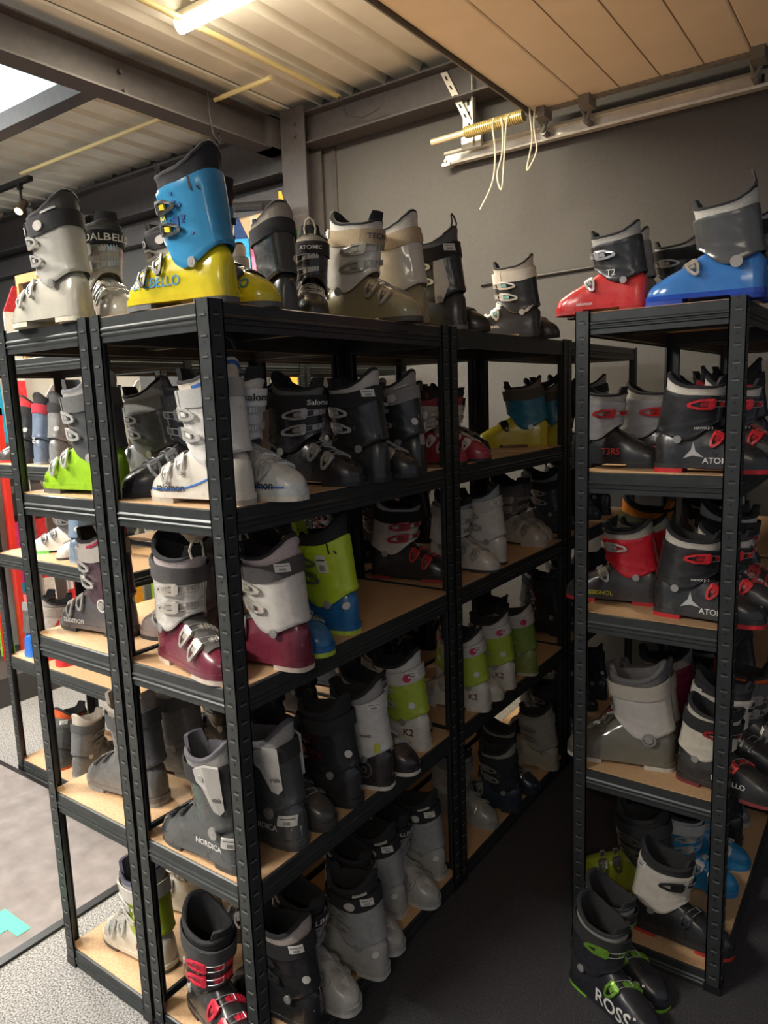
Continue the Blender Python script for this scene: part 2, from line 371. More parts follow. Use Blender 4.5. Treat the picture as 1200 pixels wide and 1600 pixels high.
# ---------------------------------------------------------------- ski boots
NF=44
def leg_c(z,hz):
    # rear x, front x, half width at (unscaled) height
    q=z if z<.10 else .10+(z-.10)/hz
    T=[(.0,-.150,.030,.044),(.08,-.150,.028,.044),(.12,-.149,.018,.0445),(.16,-.142,.016,.046),(.20,-.136,.022,.050),(.25,-.130,.030,.053),(.30,-.125,.036,.056),(.36,-.120,.042,.058),(.42,-.115,.05,.06)]
    for a,b in zip(T,T[1:]):
        if q<=b[0]:
            f=(q-a[0])/(b[0]-a[0]); return [a[i]+(b[i]-a[i])*f for i in(1,2,3)]
    return list(T[-1][1:])
def leg_ring(z,off,th,hz):
    xr,xf,hw=leg_c(z,hz); cx=(xr+xf)/2; a=(xf-xr)/2+off; b=hw+off; n=2/2.35
    c,s=math.cos(th),math.sin(th)
    x=cx+a*math.copysign(abs(c)**n,c); y=b*math.copysign(abs(s)**n,s)
    y*=1-.10*max(0,c)
    return Vector((x,y,z))
_arc={}
def leg_arc(z,s,off,hz):
    k=(round(z,3),hz)
    if k not in _arc:
        P=[leg_ring(k[0],.004,2*PI*i/120,hz) for i in range(121)]; A=[0]
        for p,q in zip(P,P[1:]): A.append(A[-1]+(q-p).length)
        _arc[k]=A
    A=_arc[k]; Lt=A[-1]; u=s%Lt
    lo,hi=0,120
    while hi-lo>1:
        m_=(lo+hi)//2
        if A[m_]<=u: lo=m_
        else: hi=m_
    th=2*PI*(lo+(u-A[lo])/max(A[hi]-A[lo],1e-9))/120
    return leg_ring(z,off,th,hz)
def arc_of(z,th,hz):
    leg_arc(z,0,0,hz); A=_arc[(round(z,3),hz)]; f=(th%(2*PI))/(2*PI)*120; i=min(int(f),119); return A[i]+(A[i+1]-A[i])*(f-i)
FH=[(0,.10),(.02,.128),(.05,.135),(.10,.143),(.14,.140),(.165,.128),(.19,.112),(.215,.098),(.24,.086),(.265,.076),(.285,.066),(.298,.056),(.306,.046),(.312,.036)]
FW=[(0,0),(.002,.014),(.006,.023),(.014,.031),(.03,.037),(.06,.040),(.10,.040),(.14,.042),(.18,.046),(.22,.0495),(.25,.049),(.27,.0455),(.287,.039),(.299,.030),(.307,.019),(.311,.009),(.312,0)]
def lut(T,x):
    if x<=T[0][0]: return T[0][1]
    for a,b in zip(T,T[1:]):
        if x<=b[0]: return a[1]+(b[1]-a[1])*(x-a[0])/(b[0]-a[0])
    return T[-1][1]
Z0=.018
def foot_pt(x,ph,off):
    # x 0..312 mm from heel, ph 0..pi right to left over the top
    h=lut(FH,x)-Z0+off; w=lut(FW,x)+off; n=2/2.7
    c,s=math.cos(ph),math.sin(ph)
    return Vector((x-.155,w*math.copysign(abs(c)**n,c),Z0+h*abs(s)**n))
def foot_side(x,z,sg,off):
    h=lut(FH,x)-Z0+off; w=lut(FW,x)+off; q=min(max((z-Z0)/h,0),.98)
    return Vector((x-.155,sg*w*(1-q**2.7)**(1/2.7),z))
_fa={}
def foot_arc(x,s,off):
    k=round(x,3)
    if k not in _fa:
        P=[foot_pt(k,PI*i/60,.002) for i in range(61)]; A=[0]
        for p,q in zip(P,P[1:]): A.append(A[-1]+(q-p).length)
        _fa[k]=[a-A[30] for a in A]
    A=_fa[k]; u=min(max(s,A[0]),A[-1]-1e-6)
    for i in range(60):
        if u<=A[i+1]: break
    ph=PI*(i+(u-A[i])/max(A[i+1]-A[i],1e-9))/60
    return foot_pt(x,ph,off)
def strip(mb,fn,u0,u1,v0,v1,w0,w1,nu,nv,mi=0):
    """a bent slab: fn(u,v,w)->point"""
    V=[];F=[]
    for wv in (w0,w1):
        for i in range(nu+1):
            for j in range(nv+1): V.append(fn(u0+(u1-u0)*i/nu,v0+(v1-v0)*j/nv,wv))
    m_=(nu+1)*(nv+1); ix=lambda i,j,k:k*m_+i*(nv+1)+j
    for i in range(nu):
        for j in range(nv):
            F.append((ix(i,j,1),ix(i+1,j,1),ix(i+1,j+1,1),ix(i,j+1,1))); F.append((ix(i,j,0),ix(i,j+1,0),ix(i+1,j+1,0),ix(i+1,j,0)))
    for i in range(nu):
        F.append((ix(i,0,0),ix(i+1,0,0),ix(i+1,0,1),ix(i,0,1))); F.append((ix(i,nv,1),ix(i+1,nv,1),ix(i+1,nv,0),ix(i,nv,0)))
    for j in range(nv):
        F.append((ix(0,j,1),ix(0,j+1,1),ix(0,j+1,0),ix(0,j,0))); F.append((ix(nu,j,0),ix(nu,j+1,0),ix(nu,j+1,1),ix(nu,j,1)))
    mb.add(V,F,mi)
def plate(mb,fn,outl,w0,w1,mi=0,inner=None):
    n=len(outl); V=[fn(u,v,w1) for u,v in outl]+[fn(u,v,w0) for u,v in outl]
    F=[(i,(i+1)%n,(i+1)%n+n,i+n) for i in range(n)]
    if inner is None:
        cu=sum(p[0] for p in outl)/n; cv=sum(p[1] for p in outl)/n
        V.append(fn(cu,cv,w1)); F+=[(i,2*n,(i+1)%n)[::-1] for i in range(n)]
    else:
        V+= [fn(u,v,w1) for u,v in inner]+[fn(u,v,w0) for u,v in inner]
        F+= [(i,i+2*n,(i+1)%n+2*n,(i+1)%n) for i in range(n)]+[(i+2*n,i+3*n,(i+1)%n+3*n,(i+1)%n+2*n) for i in range(n)]
    mb.add(V,F,mi)
def disc(mb,fn,u,v,r,w0,w1,mi=0,n=20,rin=None):
    o_=[(u+r*math.cos(2*PI*k/n),v+r*math.sin(2*PI*k/n)) for k in range(n)]
    i_=None if rin is None else [(u+rin*math.cos(2*PI*k/n),v+rin*math.sin(2*PI*k/n)) for k in range(n)]
    plate(mb,fn,o_,w0,w1,mi,i_)
def put_text(mb,fn,txt,u,v,size,w,flip=1,vert=False,mi=0):
    V,F=text_mesh(txt,size,.015)
    P=[]
    for a,b_,_ in V:
        if vert: a,b_=-b_,a
        P.append(fn(u+flip*a,v+b_,w))
    if flip<0: F=[f[::-1] for f in F]
    mb.add(P,F,mi)
def smoothstep(a,b_,x):
    t=min(max((x-a)/(b_-a),0),1); return t*t*(3-2*t)
_tpl={}
def template(key):
    """mesh data of one boot shape: list of (part name, material slots, V, F, I, smooth)"""
    hz,bk,sg,point=key
    if key in _tpl: return _tpl[key]
    out=[]
    Zt=lambda z:.10+(z-.10)*hz
    # lower shell
    mb=MB(); xs=[.312*(.5-.5*math.cos(PI*i/44)) for i in range(45)]; nph=32; V=[];F=[]
    for x in xs:
        for j in range(nph+1):
            ph=PI*j/nph; p=foot_pt(x,ph,0)
            # moulded ridge sweeping along the side, and instep overlap
            zr=.05+.035*math.sin((x-.05)*9)
            if .05<x<.29: 
                d=.0016*math.exp(-((p.z-zr)/.006)**2)*(1-abs(math.sin(ph))**6); p.y+=math.copysign(d,p.y)
            if .12<x<.27:
                s_=(ph-PI/2)*sg
                p.z+=.0028*smoothstep(-.35,-.25,-s_)*abs(math.sin(ph))**2*smoothstep(.12,.14,x)*(1-smoothstep(.25,.27,x))
            V.append(p)
    n1=nph+1
    for i in range(44):
        for j in range(nph): F.append((i*n1+j,(i+1)*n1+j,(i+1)*n1+j+1,i*n1+j+1))
        F.append((i*n1,i*n1+nph,(i+1)*n1+nph,(i+1)*n1))
    mb.add(V,F)
    # sole ledge
    V=[];F=[]; xs2=[-.004+.320*(.5-.5*math.cos(PI*i/40)) for i in range(41)]
    def oy(x): return lut(FW,min(max((x+.004)*.312/.320,0),.312))*.95+.0035*(1 if 0<x<.312 else 0)
    o_=[(x-.155,oy(x)) for x in xs2]+[(x-.155,-oy(x)) for x in xs2[-2:0:-1]]
    mb.prism(o_[::-1],'z',.013,.027,1); mb.I[-len(o_)-2:]=[1]*(len(o_)+2)
    out.append(('shell',('shell','flange'),mb,True))
    # sole blocks
    for nm,a,b_,zz in(('heel_sole',-.003,.088,0),('toe_sole',.205,.315,0)):
        mb=MB(); o_=[(x-.155,oy(x)-.001) for x in xs2 if a<=x<=b_]; o_=o_+[(p[0],-p[1]) for p in reversed(o_) if p[1]>1e-6]
        mb.prism(o_[::-1],'z',0,.015)
        out.append((nm,('sole',),mb,False))
    # cuff
    def zb(th):
        c=math.cos(th); s=abs(math.sin(th)); dip=.018 if not point else .034
        return .112+.034*max(0,c)**1.2-dip*s**4+.012*max(0,-c)
    def zt(th): 
        c=math.cos(th); return Zt(.248+.026*max(0,-c)**1.5-.006*max(0,c)+.0*abs(math.sin(th)))
    mb=MB(); nt=72; nz=22; V=[];F=[]
    def flap(th):
        a=(th*sg)%(2*PI)
        return .0026*(1-smoothstep(.55,.62,a)) if a<PI else .0026*smoothstep(5.2,5.9,a)*0
    for k in range(nz+1):
        for i in range(nt):
            th=2*PI*i/nt; t_=k/nz; z=zb(th)+(zt(th)-zb(th))*t_
            off=.0045+flap(th)
            if k==0: off-=.002
            aa=abs(math.atan2(math.sin(th),math.cos(th)))
            off+=.0018*smoothstep(2.38,2.46,aa)*(1-smoothstep(.86,.9,t_))
            sp=1.9+.35*math.sin(t_*5); off-=.0013*math.exp(-((aa-sp)/.07)**2)*smoothstep(.15,.25,t_)*(1-smoothstep(.75,.85,t_))
            off+=.0012*math.exp(-((t_-.05)/.035)**2)
            off+=.0014*math.exp(-((t_-.93)/.03)**2)
            off+=.0012*math.exp(-((z-Zt(.145)-.02*math.cos(th))/.004)**2)
            V.append(leg_ring(z,off,th,hz))
    for k in range(4):
        for i in range(nt):
            th=2*PI*i/nt; V.append(leg_ring(zt(th)-.02*k,-.0005+flap(th)*.3,th,hz))
    for k in range(nz+4):
        for i in range(nt): F.append((k*nt+i,k*nt+(i+1)%nt,(k+1)*nt+(i+1)%nt,(k+1)*nt+i))
    mb.add(V,F); out.append(('cuff',('cuff',),mb,True))
    # liner
    mb=MB(); V=[];F=[];I=[]
    def zl(th):
        a=math.atan2(math.sin(th),math.cos(th))
        return zt(th)+hz*(.030+.028*math.exp(-((PI-abs(a))/.95)**2)+.016*math.exp(-(a/.7)**2))
    prof=[(-.060,-.001,0),(-.020,.000,0),(-.012,.001,0),(-.009,.003,1),(-.003,.002,1),(0,-.002,1),(.0,-.006,1),(-.004,-.010,1),(-.02,-.012,1),(-.06,-.013,1),(-.12,-.014,1)]
    for (dz,off,_) in prof:
        for i in range(nt):
            th=2*PI*i/nt; z=zl(th)+dz*(hz if dz<-.03 else 1); p=leg_ring(z,off,th,hz); 
            wr=.0008*math.sin(th*9+z*120); p.x+=wr; p.y+=wr
            V.append(p)
    for k in range(len(prof)-1):
        for i in range(nt):
            F.append((k*nt+i,k*nt+(i+1)%nt,(k+1)*nt+(i+1)%nt,(k+1)*nt+i)); I.append(prof[k][2] if k<9 else 1)
    k=len(prof)-1; F.append(tuple(k*nt+i for i in range(nt))); I.append(1)
    mb.V=V;mb.F=[tuple(f) for f in F];mb.I=I
    out.append(('liner',('liner','trim'),mb,True))
    # tongue rising at the front
    mb=MB()
    def tf(u,v,w_):
        p=leg_ring(Zt(.228)+v,w_,u,hz); f=max(0,v)/.11; p.x+=.006*f*f+.002*f; return p
    V=[]
    wd=.75
    def tfn(u,v,w_): 
        r=1-max(0,v/(.086*hz))**3*.40
        return tf(u*r,v,w_)
    strip(mb,tfn,-wd,wd,0,.078*hz,-.013,-.003,12,10)
    out.append(('tongue',('tongue',),mb,True))
    # power strap
    mb=MB()
    def cf(s,z,w_): return leg_arc(z,s*sg,w_,hz)
    def ang(s,z): 
        A=_arc.get((round(z,3),hz)); 
        return s
    def sf(u,v,w_):   # u = angle
        return leg_ring(zt(u)-Zt(.262)*0-.010+v+.004*math.cos(u),w_,u,hz)
    V=[];F=[]
    nn=56
    for (v,w_) in ((-.021,.0062),(-.021,.0095),(.021,.0085),(.021,.0050)):
        for i in range(nn): V.append(sf(2*PI*i/nn,v,w_+.003*max(0,math.cos(2*PI*i/nn))))
    for k in range(4):
        for i in range(nn): F.append((k*nn+i,k*nn+(i+1)%nn,((k+1)%4)*nn+(i+1)%nn,((k+1)%4)*nn+i))
    mb.add(V,F)
    strip(mb,lambda u,v,w_:sf(u*sg,v,w_),.25,1.05,-.019,.019,.0095,.0125,10,2)
    out.append(('power_strap',('strap',),mb,True))
    # pivots
    for s2 in (1,-1):
        mb=MB(); 
        fn=lambda u,v,w_,s2=s2:foot_side(.055+.155*0+u*1.0+.04*0, v,s2,w_) 
        def pf(u,v,w_,s2=s2):
            x=-.085+u; 
            r=leg_ring(v,w_,PI/2*s2,hz); return Vector((x,r.y,v))
        disc(mb,pf,0,.098-(.010 if point else 0),.0115,.002,.0078,0); disc(mb,pf,0,.098-(.010 if point else 0),.005,.0078,.0085,0,12)
        out.append(('pivot_bolt',('pin',),mb,False))
    # buckles
    def buckle(fn,uo,big=1.0,sc_=1.0):
        """fn(u,v,w): u along the wrap, lateral positive"""
        mb=MB(); L_=.064*sc_; h=.0150*big
        outl=[(uo+.0,-h*.65),(uo+.006,-h),(uo+L_*.6,-h*.95),(uo+L_,-h*.45),(uo+L_+.004,0),(uo+L_,h*.45),(uo+L_*.6,h*.95),(uo+.006,h),(uo,h*.65)]
        inn=[(uo+.006,-h*.35),(uo+.011,-h*.55),(uo+L_*.58,-h*.5),(uo+L_-.008,-h*.2),(uo+L_-.006,0),(uo+L_-.008,h*.2),(uo+L_*.58,h*.5),(uo+.011,h*.55),(uo+.006,h*.35)]
        plate(mb,fn,outl,.0085,.0135,0,inn)
        strip(mb,fn,uo+.002,uo+.016,-h*.8,h*.8,.003,.0125,3,1,0)
        strip(mb,fn,uo+.012,uo+L_*.55,-h*.35,h*.35,.0065,.011,3,1,1)
        # wire bail to the ladder
        for s3 in (-.55,.55):
            mb.tube([fn(uo+.004-.042*t_/6,s3*h*(1-.1*t_/6),.0105) for t_ in range(7)],.0011,5,2)
        mb.tube([fn(uo-.038,-h*.52,.0105),fn(uo-.038,h*.52,.0105)],.0013,5,2)
        # ladder
        strip(mb,fn,uo-.068,uo-.018,-h*.42,h*.42,.0035,.0068,6,1,0)
        for t_ in range(6): strip(mb,fn,uo-.064+.007*t_,uo-.0605+.007*t_,-h*.5,h*.5,.0068,.0098,1,1,0)
        # base strap under the lever
        strip(mb,fn,uo+.0,uo+.03,-h*.5,h*.5,.003,.0068,3,1,1)
        return mb
    def cfn(z0,tilt=0): return lambda u,v,w_:leg_arc(Zt(z0)+v+tilt*u,u*sg,w_+.003,hz)
    def ffn(x0,tilt=0): return lambda u,v,w_:foot_arc(x0+v-tilt*u,-u*sg,w_-.001)
    lay={'std':[('c',.210,-.08),('c',.170,-.15),('f',.196,.32),('f',.240,.28)],
         'jr3':[('c',.205,-.05),('f',.205,.42)],'jr2':[('c',.215,0),('f',.20,.45)],'jr1':[('f',.205,.45)],'jr1b':[('c',.20,.0)]}[bk]
    for kd,a,tl in lay:
        if kd=='c': mb=buckle(cfn(a,tl),.046,1.05)
        else: mb=buckle(ffn(a,tl),.029,1.0,.80)
        out.append(('buckle',('buckle','blever','wire'),mb,False))
    _tpl[key]=out; _tplf[key]=(zb,zt,zl,sf,Zt,sg)
    return out
_tplf={}
STARP=[(0,.034),(.006,.008),(.030,-.020),(.0,-.010),(-.034,-.016),(-.008,.004)]
WHT=(.70,.69,.66)
def boot_parts(model,side):
    d=M_[model]; sg=1 if side=='L' else -1
    key=(d['hz'],d.get('bk','std'),sg,bool(d.get('point')))
    T=template(key); zb,zt,zl,sf,Zt,_=_tplf[key]; hz=d['hz']
    g=d.get('gloss'); 
    mk={'shell':mat('plastic',d['shell'],g or .30),'flange':mat('plastic',d['flange'] or d['shell'],g or .32),'cuff':mat('plastic',d['cuff'],g or .30),
        'sole':mat('rubber',d['sole']),'liner':mat('soft',d['liner']),'trim':mat('fabric',d['trim']),'tongue':mat('fabric',d['tongue'] or d['trim']),
        'strap':mat('fabric',d['strap']),'pin':mat('metal',(.45,.44,.42) if not 'pinw' in d['feat'] else (.62,.6,.55)),
        'buckle':mat('metal' if d['metal'] else 'plastic',d['buckle']),'blever':mat('plastic',d.get('blever') or tuple(c*.6 for c in d['buckle'])),'wire':mat('metal',(.5,.5,.5))}
    if 'pinr' in d['feat']: mk['pin']=mat('plastic',(.45,.2,.2))
    P=[]
    for nm,slots,mb,sm in T:
        if nm=='power_strap' and d.get('strapless'): continue
        me=mesh(nm,mb.V,mb.F,[mk[s] for s in slots],mb.I,sm,38); P.append((nm,me,None))
    def part(nm,mb,mats,lab=None,sm=False):
        P.append((nm,mesh(nm,mb.V,mb.F,mats,mb.I,sm),lab))
    # writing
    def side_fn(s2,off=.0012): return lambda u,v,w_:foot_side(u,v,s2,w_+off)
    def cuff_side(s2,thd,off=.0046):
        def fn(u,v,w_):
            z=v; s0=arc_of(z,math.radians(thd),hz)
            return leg_arc(z,s2*(s0-u) if s2>0 else -(s0-u),w_+off,hz)
        return fn
    for (txt,sf_,a,b_,size,col) in d['text']:
        im=mat('ink',col)
        if sf_=='foot':
            for s2 in (1,-1):
                mb=MB(); put_text(mb,side_fn(s2),txt,a,b_,size,.0012,flip=-s2); part('brand_text',mb,[im])
        elif sf_=='strap':
            if d.get('strapless'): continue
            mb=MB()
            def fs(u,v,w_): 
                th=math.radians(a)*sg+u/.055; return sf(th,v,w_+.003*max(0,math.cos(th)))
            put_text(mb,fs,txt,0,0,size,.0135,flip=1); part('strap_text',mb,[im])
        elif sf_=='cuff':
            for s2 in (1,-1):
                mb=MB(); z0=Zt(b_)
                f0=cuff_side(s2,a)
                # u grows towards the heel on s2=+1 when seen from outside
                def fn(u,v,w_,f0=f0,s2=s2): return leg_arc(v,s2*(arc_of(z0,math.radians(a),hz)+ (u*s2)),w_,hz)
                put_text(mb,fn,txt,0,z0,size,.0088,flip=1); part('cuff_text',mb,[im])
        elif sf_ in('back','backv'):
            mb=MB(); z0=Zt(b_)
            def fn(u,v,w_): return leg_arc(v,arc_of(z0,PI,hz)+u,w_,hz)
            put_text(mb,fn,txt,0,z0,size,.0062,flip=1,vert=(sf_=='backv')); part('cuff_text',mb,[im])
    def bf(thd,z0):   # frame on cuff at angle (deg, + = lateral) and height
        s0=arc_of(z0,math.radians(abs(thd)),hz)*math.copysign(1,thd)
        return lambda u,v,w_:leg_arc(z0+v,sg*s0+u,w_,hz)
    lab=mat('label',(.66,.64,.60)); inkd=mat('ink',(.06,.06,.06))
    def label(f,lab_w=.036,lab_h=.021,name='price_label',w0=.0045):
        mb=MB(); strip(mb,f,-lab_w/2,lab_w/2,-lab_h/2,lab_h/2,w0,w0+.0022,6,3)
        for k in range(9): strip(mb,f,-.008+.0018*k,-.0072+.0018*k,-lab_h*.38,-lab_h*.05,w0+.0022,w0+.0026,1,1,1)
        strip(mb,f,-lab_w*.4,lab_w*.38,lab_h*.18,lab_h*.26,w0+.0022,w0+.0026,5,1,1)
        part(name,mb,[lab,inkd],'white price label')
    ft=d['feat']
    for f_ in ft:
        mb=MB()
        if f_=='lab': label(bf(140,Zt(.262)-.004),w0=.0095 if not d.get('strapless') else .0045)
        elif f_=='lab2': label(bf(100,Zt(.20)),.030,.05)
        elif f_=='labheel': label(bf(165,.125) if False else (lambda u,v,w_:leg_arc(.082+v,-sg*arc_of(.082,2.35,hz)+u,w_,hz)),.05,.028)
        elif f_=='round': disc(mb,bf(150,Zt(.165)),0,0,.011,.0035,.0068); part('round_sticker',mb,[lab],'round white sticker')
        elif f_=='roundcuff': disc(mb,bf(125,Zt(.155)),0,0,.011,.0035,.0075); part('round_sticker',mb,[lab],'round white sticker')
        elif f_=='roundheel': disc(mb,lambda u,v,w_:leg_arc(.085+v,sg*arc_of(.085,2.45,hz)+u,w_,hz),0,0,.011,.0,.0045); part('round_sticker',mb,[lab],'round white sticker')
        elif f_=='disc':
            if not d.get('strapless'):
                fn=lambda u,v,w_:sf(sg*1.75+u/.07,v,w_); disc(mb,fn,0,0,.012,.009,.0135); part('strap_button',mb,[mat('plastic',(.55,.52,.47))])
                mb=MB(); strip(mb,lambda u,v,w_:sf(sg*(2.2)+u/.07,v,w_),-.022,.022,.026,.031,.001,.0065,6,1); part('liner_stripe',mb,[mat('soft',(.5,.49,.46))])
        elif f_=='linerblue' or f_=='linered':
            mb=MB(); col=(.03,.12,.40) if f_=='linerblue' else (.45,.03,.08)
            V=[];F=[]
            for k,(dz,off) in enumerate(((-.030,.0005),(-.030,.0022),(-.022,.0028),(-.022,.001))):
                for i in range(33):
                    th=PI/2+PI*i/32; V.append(leg_ring(zl(th)+dz+.006,off+.001,th,hz))
            for k in range(3):
                for i in range(32): F.append((k*33+i,k*33+i+1,(k+1)*33+i+1,(k+1)*33+i))
            mb.add(V,F); part('liner_piping',mb,[mat('soft',col)])
        elif f_=='swooshblue':
            for s2 in(1,-1):
                mb=MB(); fn=lambda u,v,w_,s2=s2:foot_side(u,.034+.045*max(0,(.20-u)/.15)**1.6+v+.0*u,s2,w_)
                strip(mb,fn,.06,.285,-.0022,.0022,.0004,.0022,30,1); part('side_stripe',mb,[mat('plastic',(.05,.16,.50))])
        elif f_ in('ring','ringgreen','ringpin','ringheel'):
            for s2 in(1,-1):
                mb=MB(); col={'ring':(.55,.53,.50),'ringgreen':(.03,.5,.08),'ringpin':(.25,.24,.22),'ringheel':(.12,.11,.11)}[f_]
                def pf(u,v,w_,s2=s2): r=leg_ring(v,w_,PI/2*s2,hz); return Vector((-.085+u,r.y,v))
                zc=.098
                if f_=='ringheel': 
                    fn=lambda u,v,w_,s2=s2:foot_side(.075+u,.060+v,s2,w_); disc(mb,fn,0,0,.026,.0004,.002,0,24,.022)
                    disc(mb,fn,0,0,.012,.0004,.002,0,5,.007)
                else: disc(mb,pf,0,zc,.020,.002,.0072,0,24,.0145)
                part('ankle_ring',mb,[mat('plastic',col)])
        elif f_=='gfx':
            rr=random.Random(3)
            for s2 in(1,-1):
                mb=MB(); s0=arc_of(Zt(.18),math.radians(88),hz)
                fn=lambda u,v,w_,s2=s2:leg_arc(v,s2*(s0+u),w_,hz)
                for q in range(16):
                    u0=rr.gauss(0,.016); v0=Zt(.185)+rr.gauss(0,.022); r0=rr.uniform(.002,.0065); a0=rr.uniform(0,6)
                    plate(mb,fn,[(u0+r0*rr.uniform(.5,1.6)*math.cos(a0+2*PI*k/8),v0+r0*rr.uniform(.5,1.6)*math.sin(a0+2*PI*k/8)) for k in range(8)],.0035,.0066)
                part('cuff_graphic',mb,[mat('plastic',(.01,.08,.28))],'dark blue brush marks')
        elif f_=='bigpin':
            for s2 in (1,-1):
                mb=MB()
                def pf(u,v,w_,s2=s2): r=leg_ring(v,w_,PI/2*s2,hz); return Vector((-.085+u,r.y,v))
                disc(mb,pf,0,.098,.016,.004,.0095); part('pivot_cap',mb,[mat('metal',(.5,.46,.42))])
        elif f_=='slot':
            for s2 in(1,-1):
                fn=lambda u,v,w_,s2=s2:leg_arc(Zt(.245)+v+u*.8*s2*-1,s2*arc_of(Zt(.245),math.radians(118),hz)+u,w_,hz)
                mb=MB(); strip(mb,fn,-.0025,.0025,-.018,.012,.004,.0062,1,4); disc(mb,fn,.017*s2,.0,.004,.004,.0062); part('cuff_slot',mb,[BLACK])
        elif f_=='panelw' or f_=='sidewhite':
            for s2 in(1,-1):
                mb=MB()
                s0=arc_of(Zt(.19),math.radians(100),hz)
                fn=lambda u,v,w_,s2=s2:leg_arc(v,s2*(s0+u),w_,hz)
                if f_=='panelw': o_=[(-.005,.085),(.018,.088),(.034,.14),(.030,Zt(.25)),(.004,Zt(.25)),(-.010,Zt(.19)),(-.016,.13)]
                else: o_=[(-.0,.09),(.03,.10),(.048,.125),(.03,.12)]
                plate(mb,fn,o_,.003,.0074); part('side_panel',mb,[mat('plastic',(.60,.57,.52))],'white side panel')
        elif f_=='plate':
            for s2 in(1,-1):
                s0=arc_of(Zt(.22),math.radians(112),hz)
                fn=lambda u,v,w_,s2=s2:leg_arc(v,s2*(s0+u),w_,hz)
                mb=MB(); o_=[(-.030,Zt(.262)),(-.028,Zt(.232)),(-.014,Zt(.222)),(-.002,Zt(.165)),(.012,Zt(.158)),(.024,Zt(.17)),(.036,Zt(.272)),(.0,Zt(.275))]
                plate(mb,fn,o_,.006,.0155); part('spoiler_plate',mb,[mat('plastic',(.50,.48,.45))],'pale spoiler plate')
                mb=MB(); disc(mb,fn,-.012,Zt(.245),.007,.014,.017); part('plate_screw',mb,[mat('metal',(.5,.5,.5))])
                mb=MB(); put_text(mb,lambda u,v,w_,s2=s2:leg_arc(Zt(.195)+v,s2*(s0+.013)+u,w_,hz),'100',0,0,.014,.0162); part('cuff_text',mb,[inkd])
        elif f_=='disc2':
            for s2 in(1,-1):
                def pf(u,v,w_,s2=s2): r=leg_ring(v,w_,PI/2*s2,hz); return Vector((-.085+u,r.y,v))
                mb=MB(); disc(mb,pf,0,.098,.0155,.004,.0075,0,24,.009); part('ankle_ring',mb,[mat('metal',(.4,.39,.37))])
        elif f_=='backN':
            s0=arc_of(.06,2.75,hz)
            mb=MB(); put_text(mb,lambda u,v,w_:leg_arc(.045+v,-sg*s0+u,w_,hz),'N',0,0,.042,.0046); part('emblem',mb,[mat('ink',(.6,.59,.57))],'white letter emblem')
        elif f_=='starback' or f_=='star':
            im=mat('plastic',(.55,.55,.56))
            if f_=='star':
                for s2 in(1,-1):
                    mb=MB(); fn=lambda u,v,w_,s2=s2:foot_side(.112+u,.060+v,s2,w_); plate(mb,fn,[(-a*.9,b_*.9) for a,b_ in STARP],.0004,.0024); part('star_emblem',mb,[im],'pale three pointed emblem')
            else:
                s0=arc_of(.06,2.8,hz); mb=MB(); plate(mb,lambda u,v,w_:leg_arc(.05+v,sg*s0+u,w_,hz),[(a*.6,b_*.7) for a,b_ in STARP],.0015,.0045); part('star_emblem',mb,[im],'pale three pointed emblem')
        elif f_=='spine':
            mb=MB(); s0=arc_of(Zt(.2),PI,hz); fn=lambda u,v,w_:leg_arc(v,s0+u,w_,hz)
            plate(mb,fn,[(-.012,.09),(.012,.09),(.017,Zt(.18)),(.03,Zt(.262)),(-.03,Zt(.262)),(-.017,Zt(.18))],.002,.0068); part('spine_panel',mb,[mat('plastic',d['spine'])],'paler spine panel')
        elif f_=='backyellow':
            mb=MB(); s0=arc_of(Zt(.2),math.radians(160),hz); fn=lambda u,v,w_:leg_arc(v,sg*s0+u,w_,hz)
            strip(mb,fn,-.014,.014,.04,Zt(.225),.002,.0062,4,8); part('spine_panel',mb,[mat('plastic',(.40,.30,.03))],'mustard stripe')
        elif f_=='stripe':
            pass
        elif f_=='green': strip(mb,lambda u,v,w_:sf(sg*2.1+u/.07,v,w_),-.018,.018,-.010,.003,.009,.0125,5,1); part('strap_tag',mb,[mat('plastic',(.02,.5,.16))],'small green tag')
        elif f_=='strapred':
            if not d.get('strapless'):
                disc(mb,lambda u,v,w_:sf(sg*2.2+u/.07,v,w_),0,0,.013,.009,.0118); part('strap_badge',mb,[mat('plastic',(.50,.02,.10))],'raspberry badge')
        elif f_=='yellowtab': 
            s0=arc_of(Zt(.13),math.radians(130),hz); strip(mb,lambda u,v,w_:leg_arc(Zt(.135)+v,sg*s0+u,w_,hz),-.007,.007,-.014,.012,.004,.010,3,3); part('heel_tab',mb,[mat('plastic',(.55,.58,.02))],'yellow tab')
        elif f_=='smoketop':
            V_=None; strip(mb,lambda u,v,w_:foot_arc(u,v,w_),.135,.265,-.034,.034,.0026,.0046,14,12); part('smoke_instep',mb,[mat('plastic',(.11,.105,.10),.12)],'smoky clear instep')
        elif f_=='wedge':
            plate(mb,lambda u,v,w_:foot_arc(.272+v,u*sg,w_),[(-.014,-.012),(.014,-.012),(.003,.012)],.0002,.0022); part('toe_emblem',mb,[mat('plastic',(.55,.53,.48),.3)]) 
        elif f_=='chevron':
            s0=arc_of(Zt(.17),math.radians(95),hz)
            for s2 in(1,-1):
                mb=MB(); fn=lambda u,v,w_,s2=s2:leg_arc(v,s2*(s0)+u,w_,hz)
                plate(mb,fn,[(.02,Zt(.215)),(.012,Zt(.215)),(-.012,Zt(.165)),(.006,Zt(.115)),(.012,Zt(.115)),(-.004,Zt(.165))],.003,.0066); part('chevron_mark',mb,[mat('plastic',(.55,.02,.03))])
        elif f_ in('loop','creamloop'):
            cx=leg_ring(zl(PI),-.004,PI,hz) if f_=='loop' else leg_ring(zl(0),0,0,hz)
            z0=cx.z-.012; cc=(.52,.48,.36) if f_=='creamloop' else (.03,.03,.032)
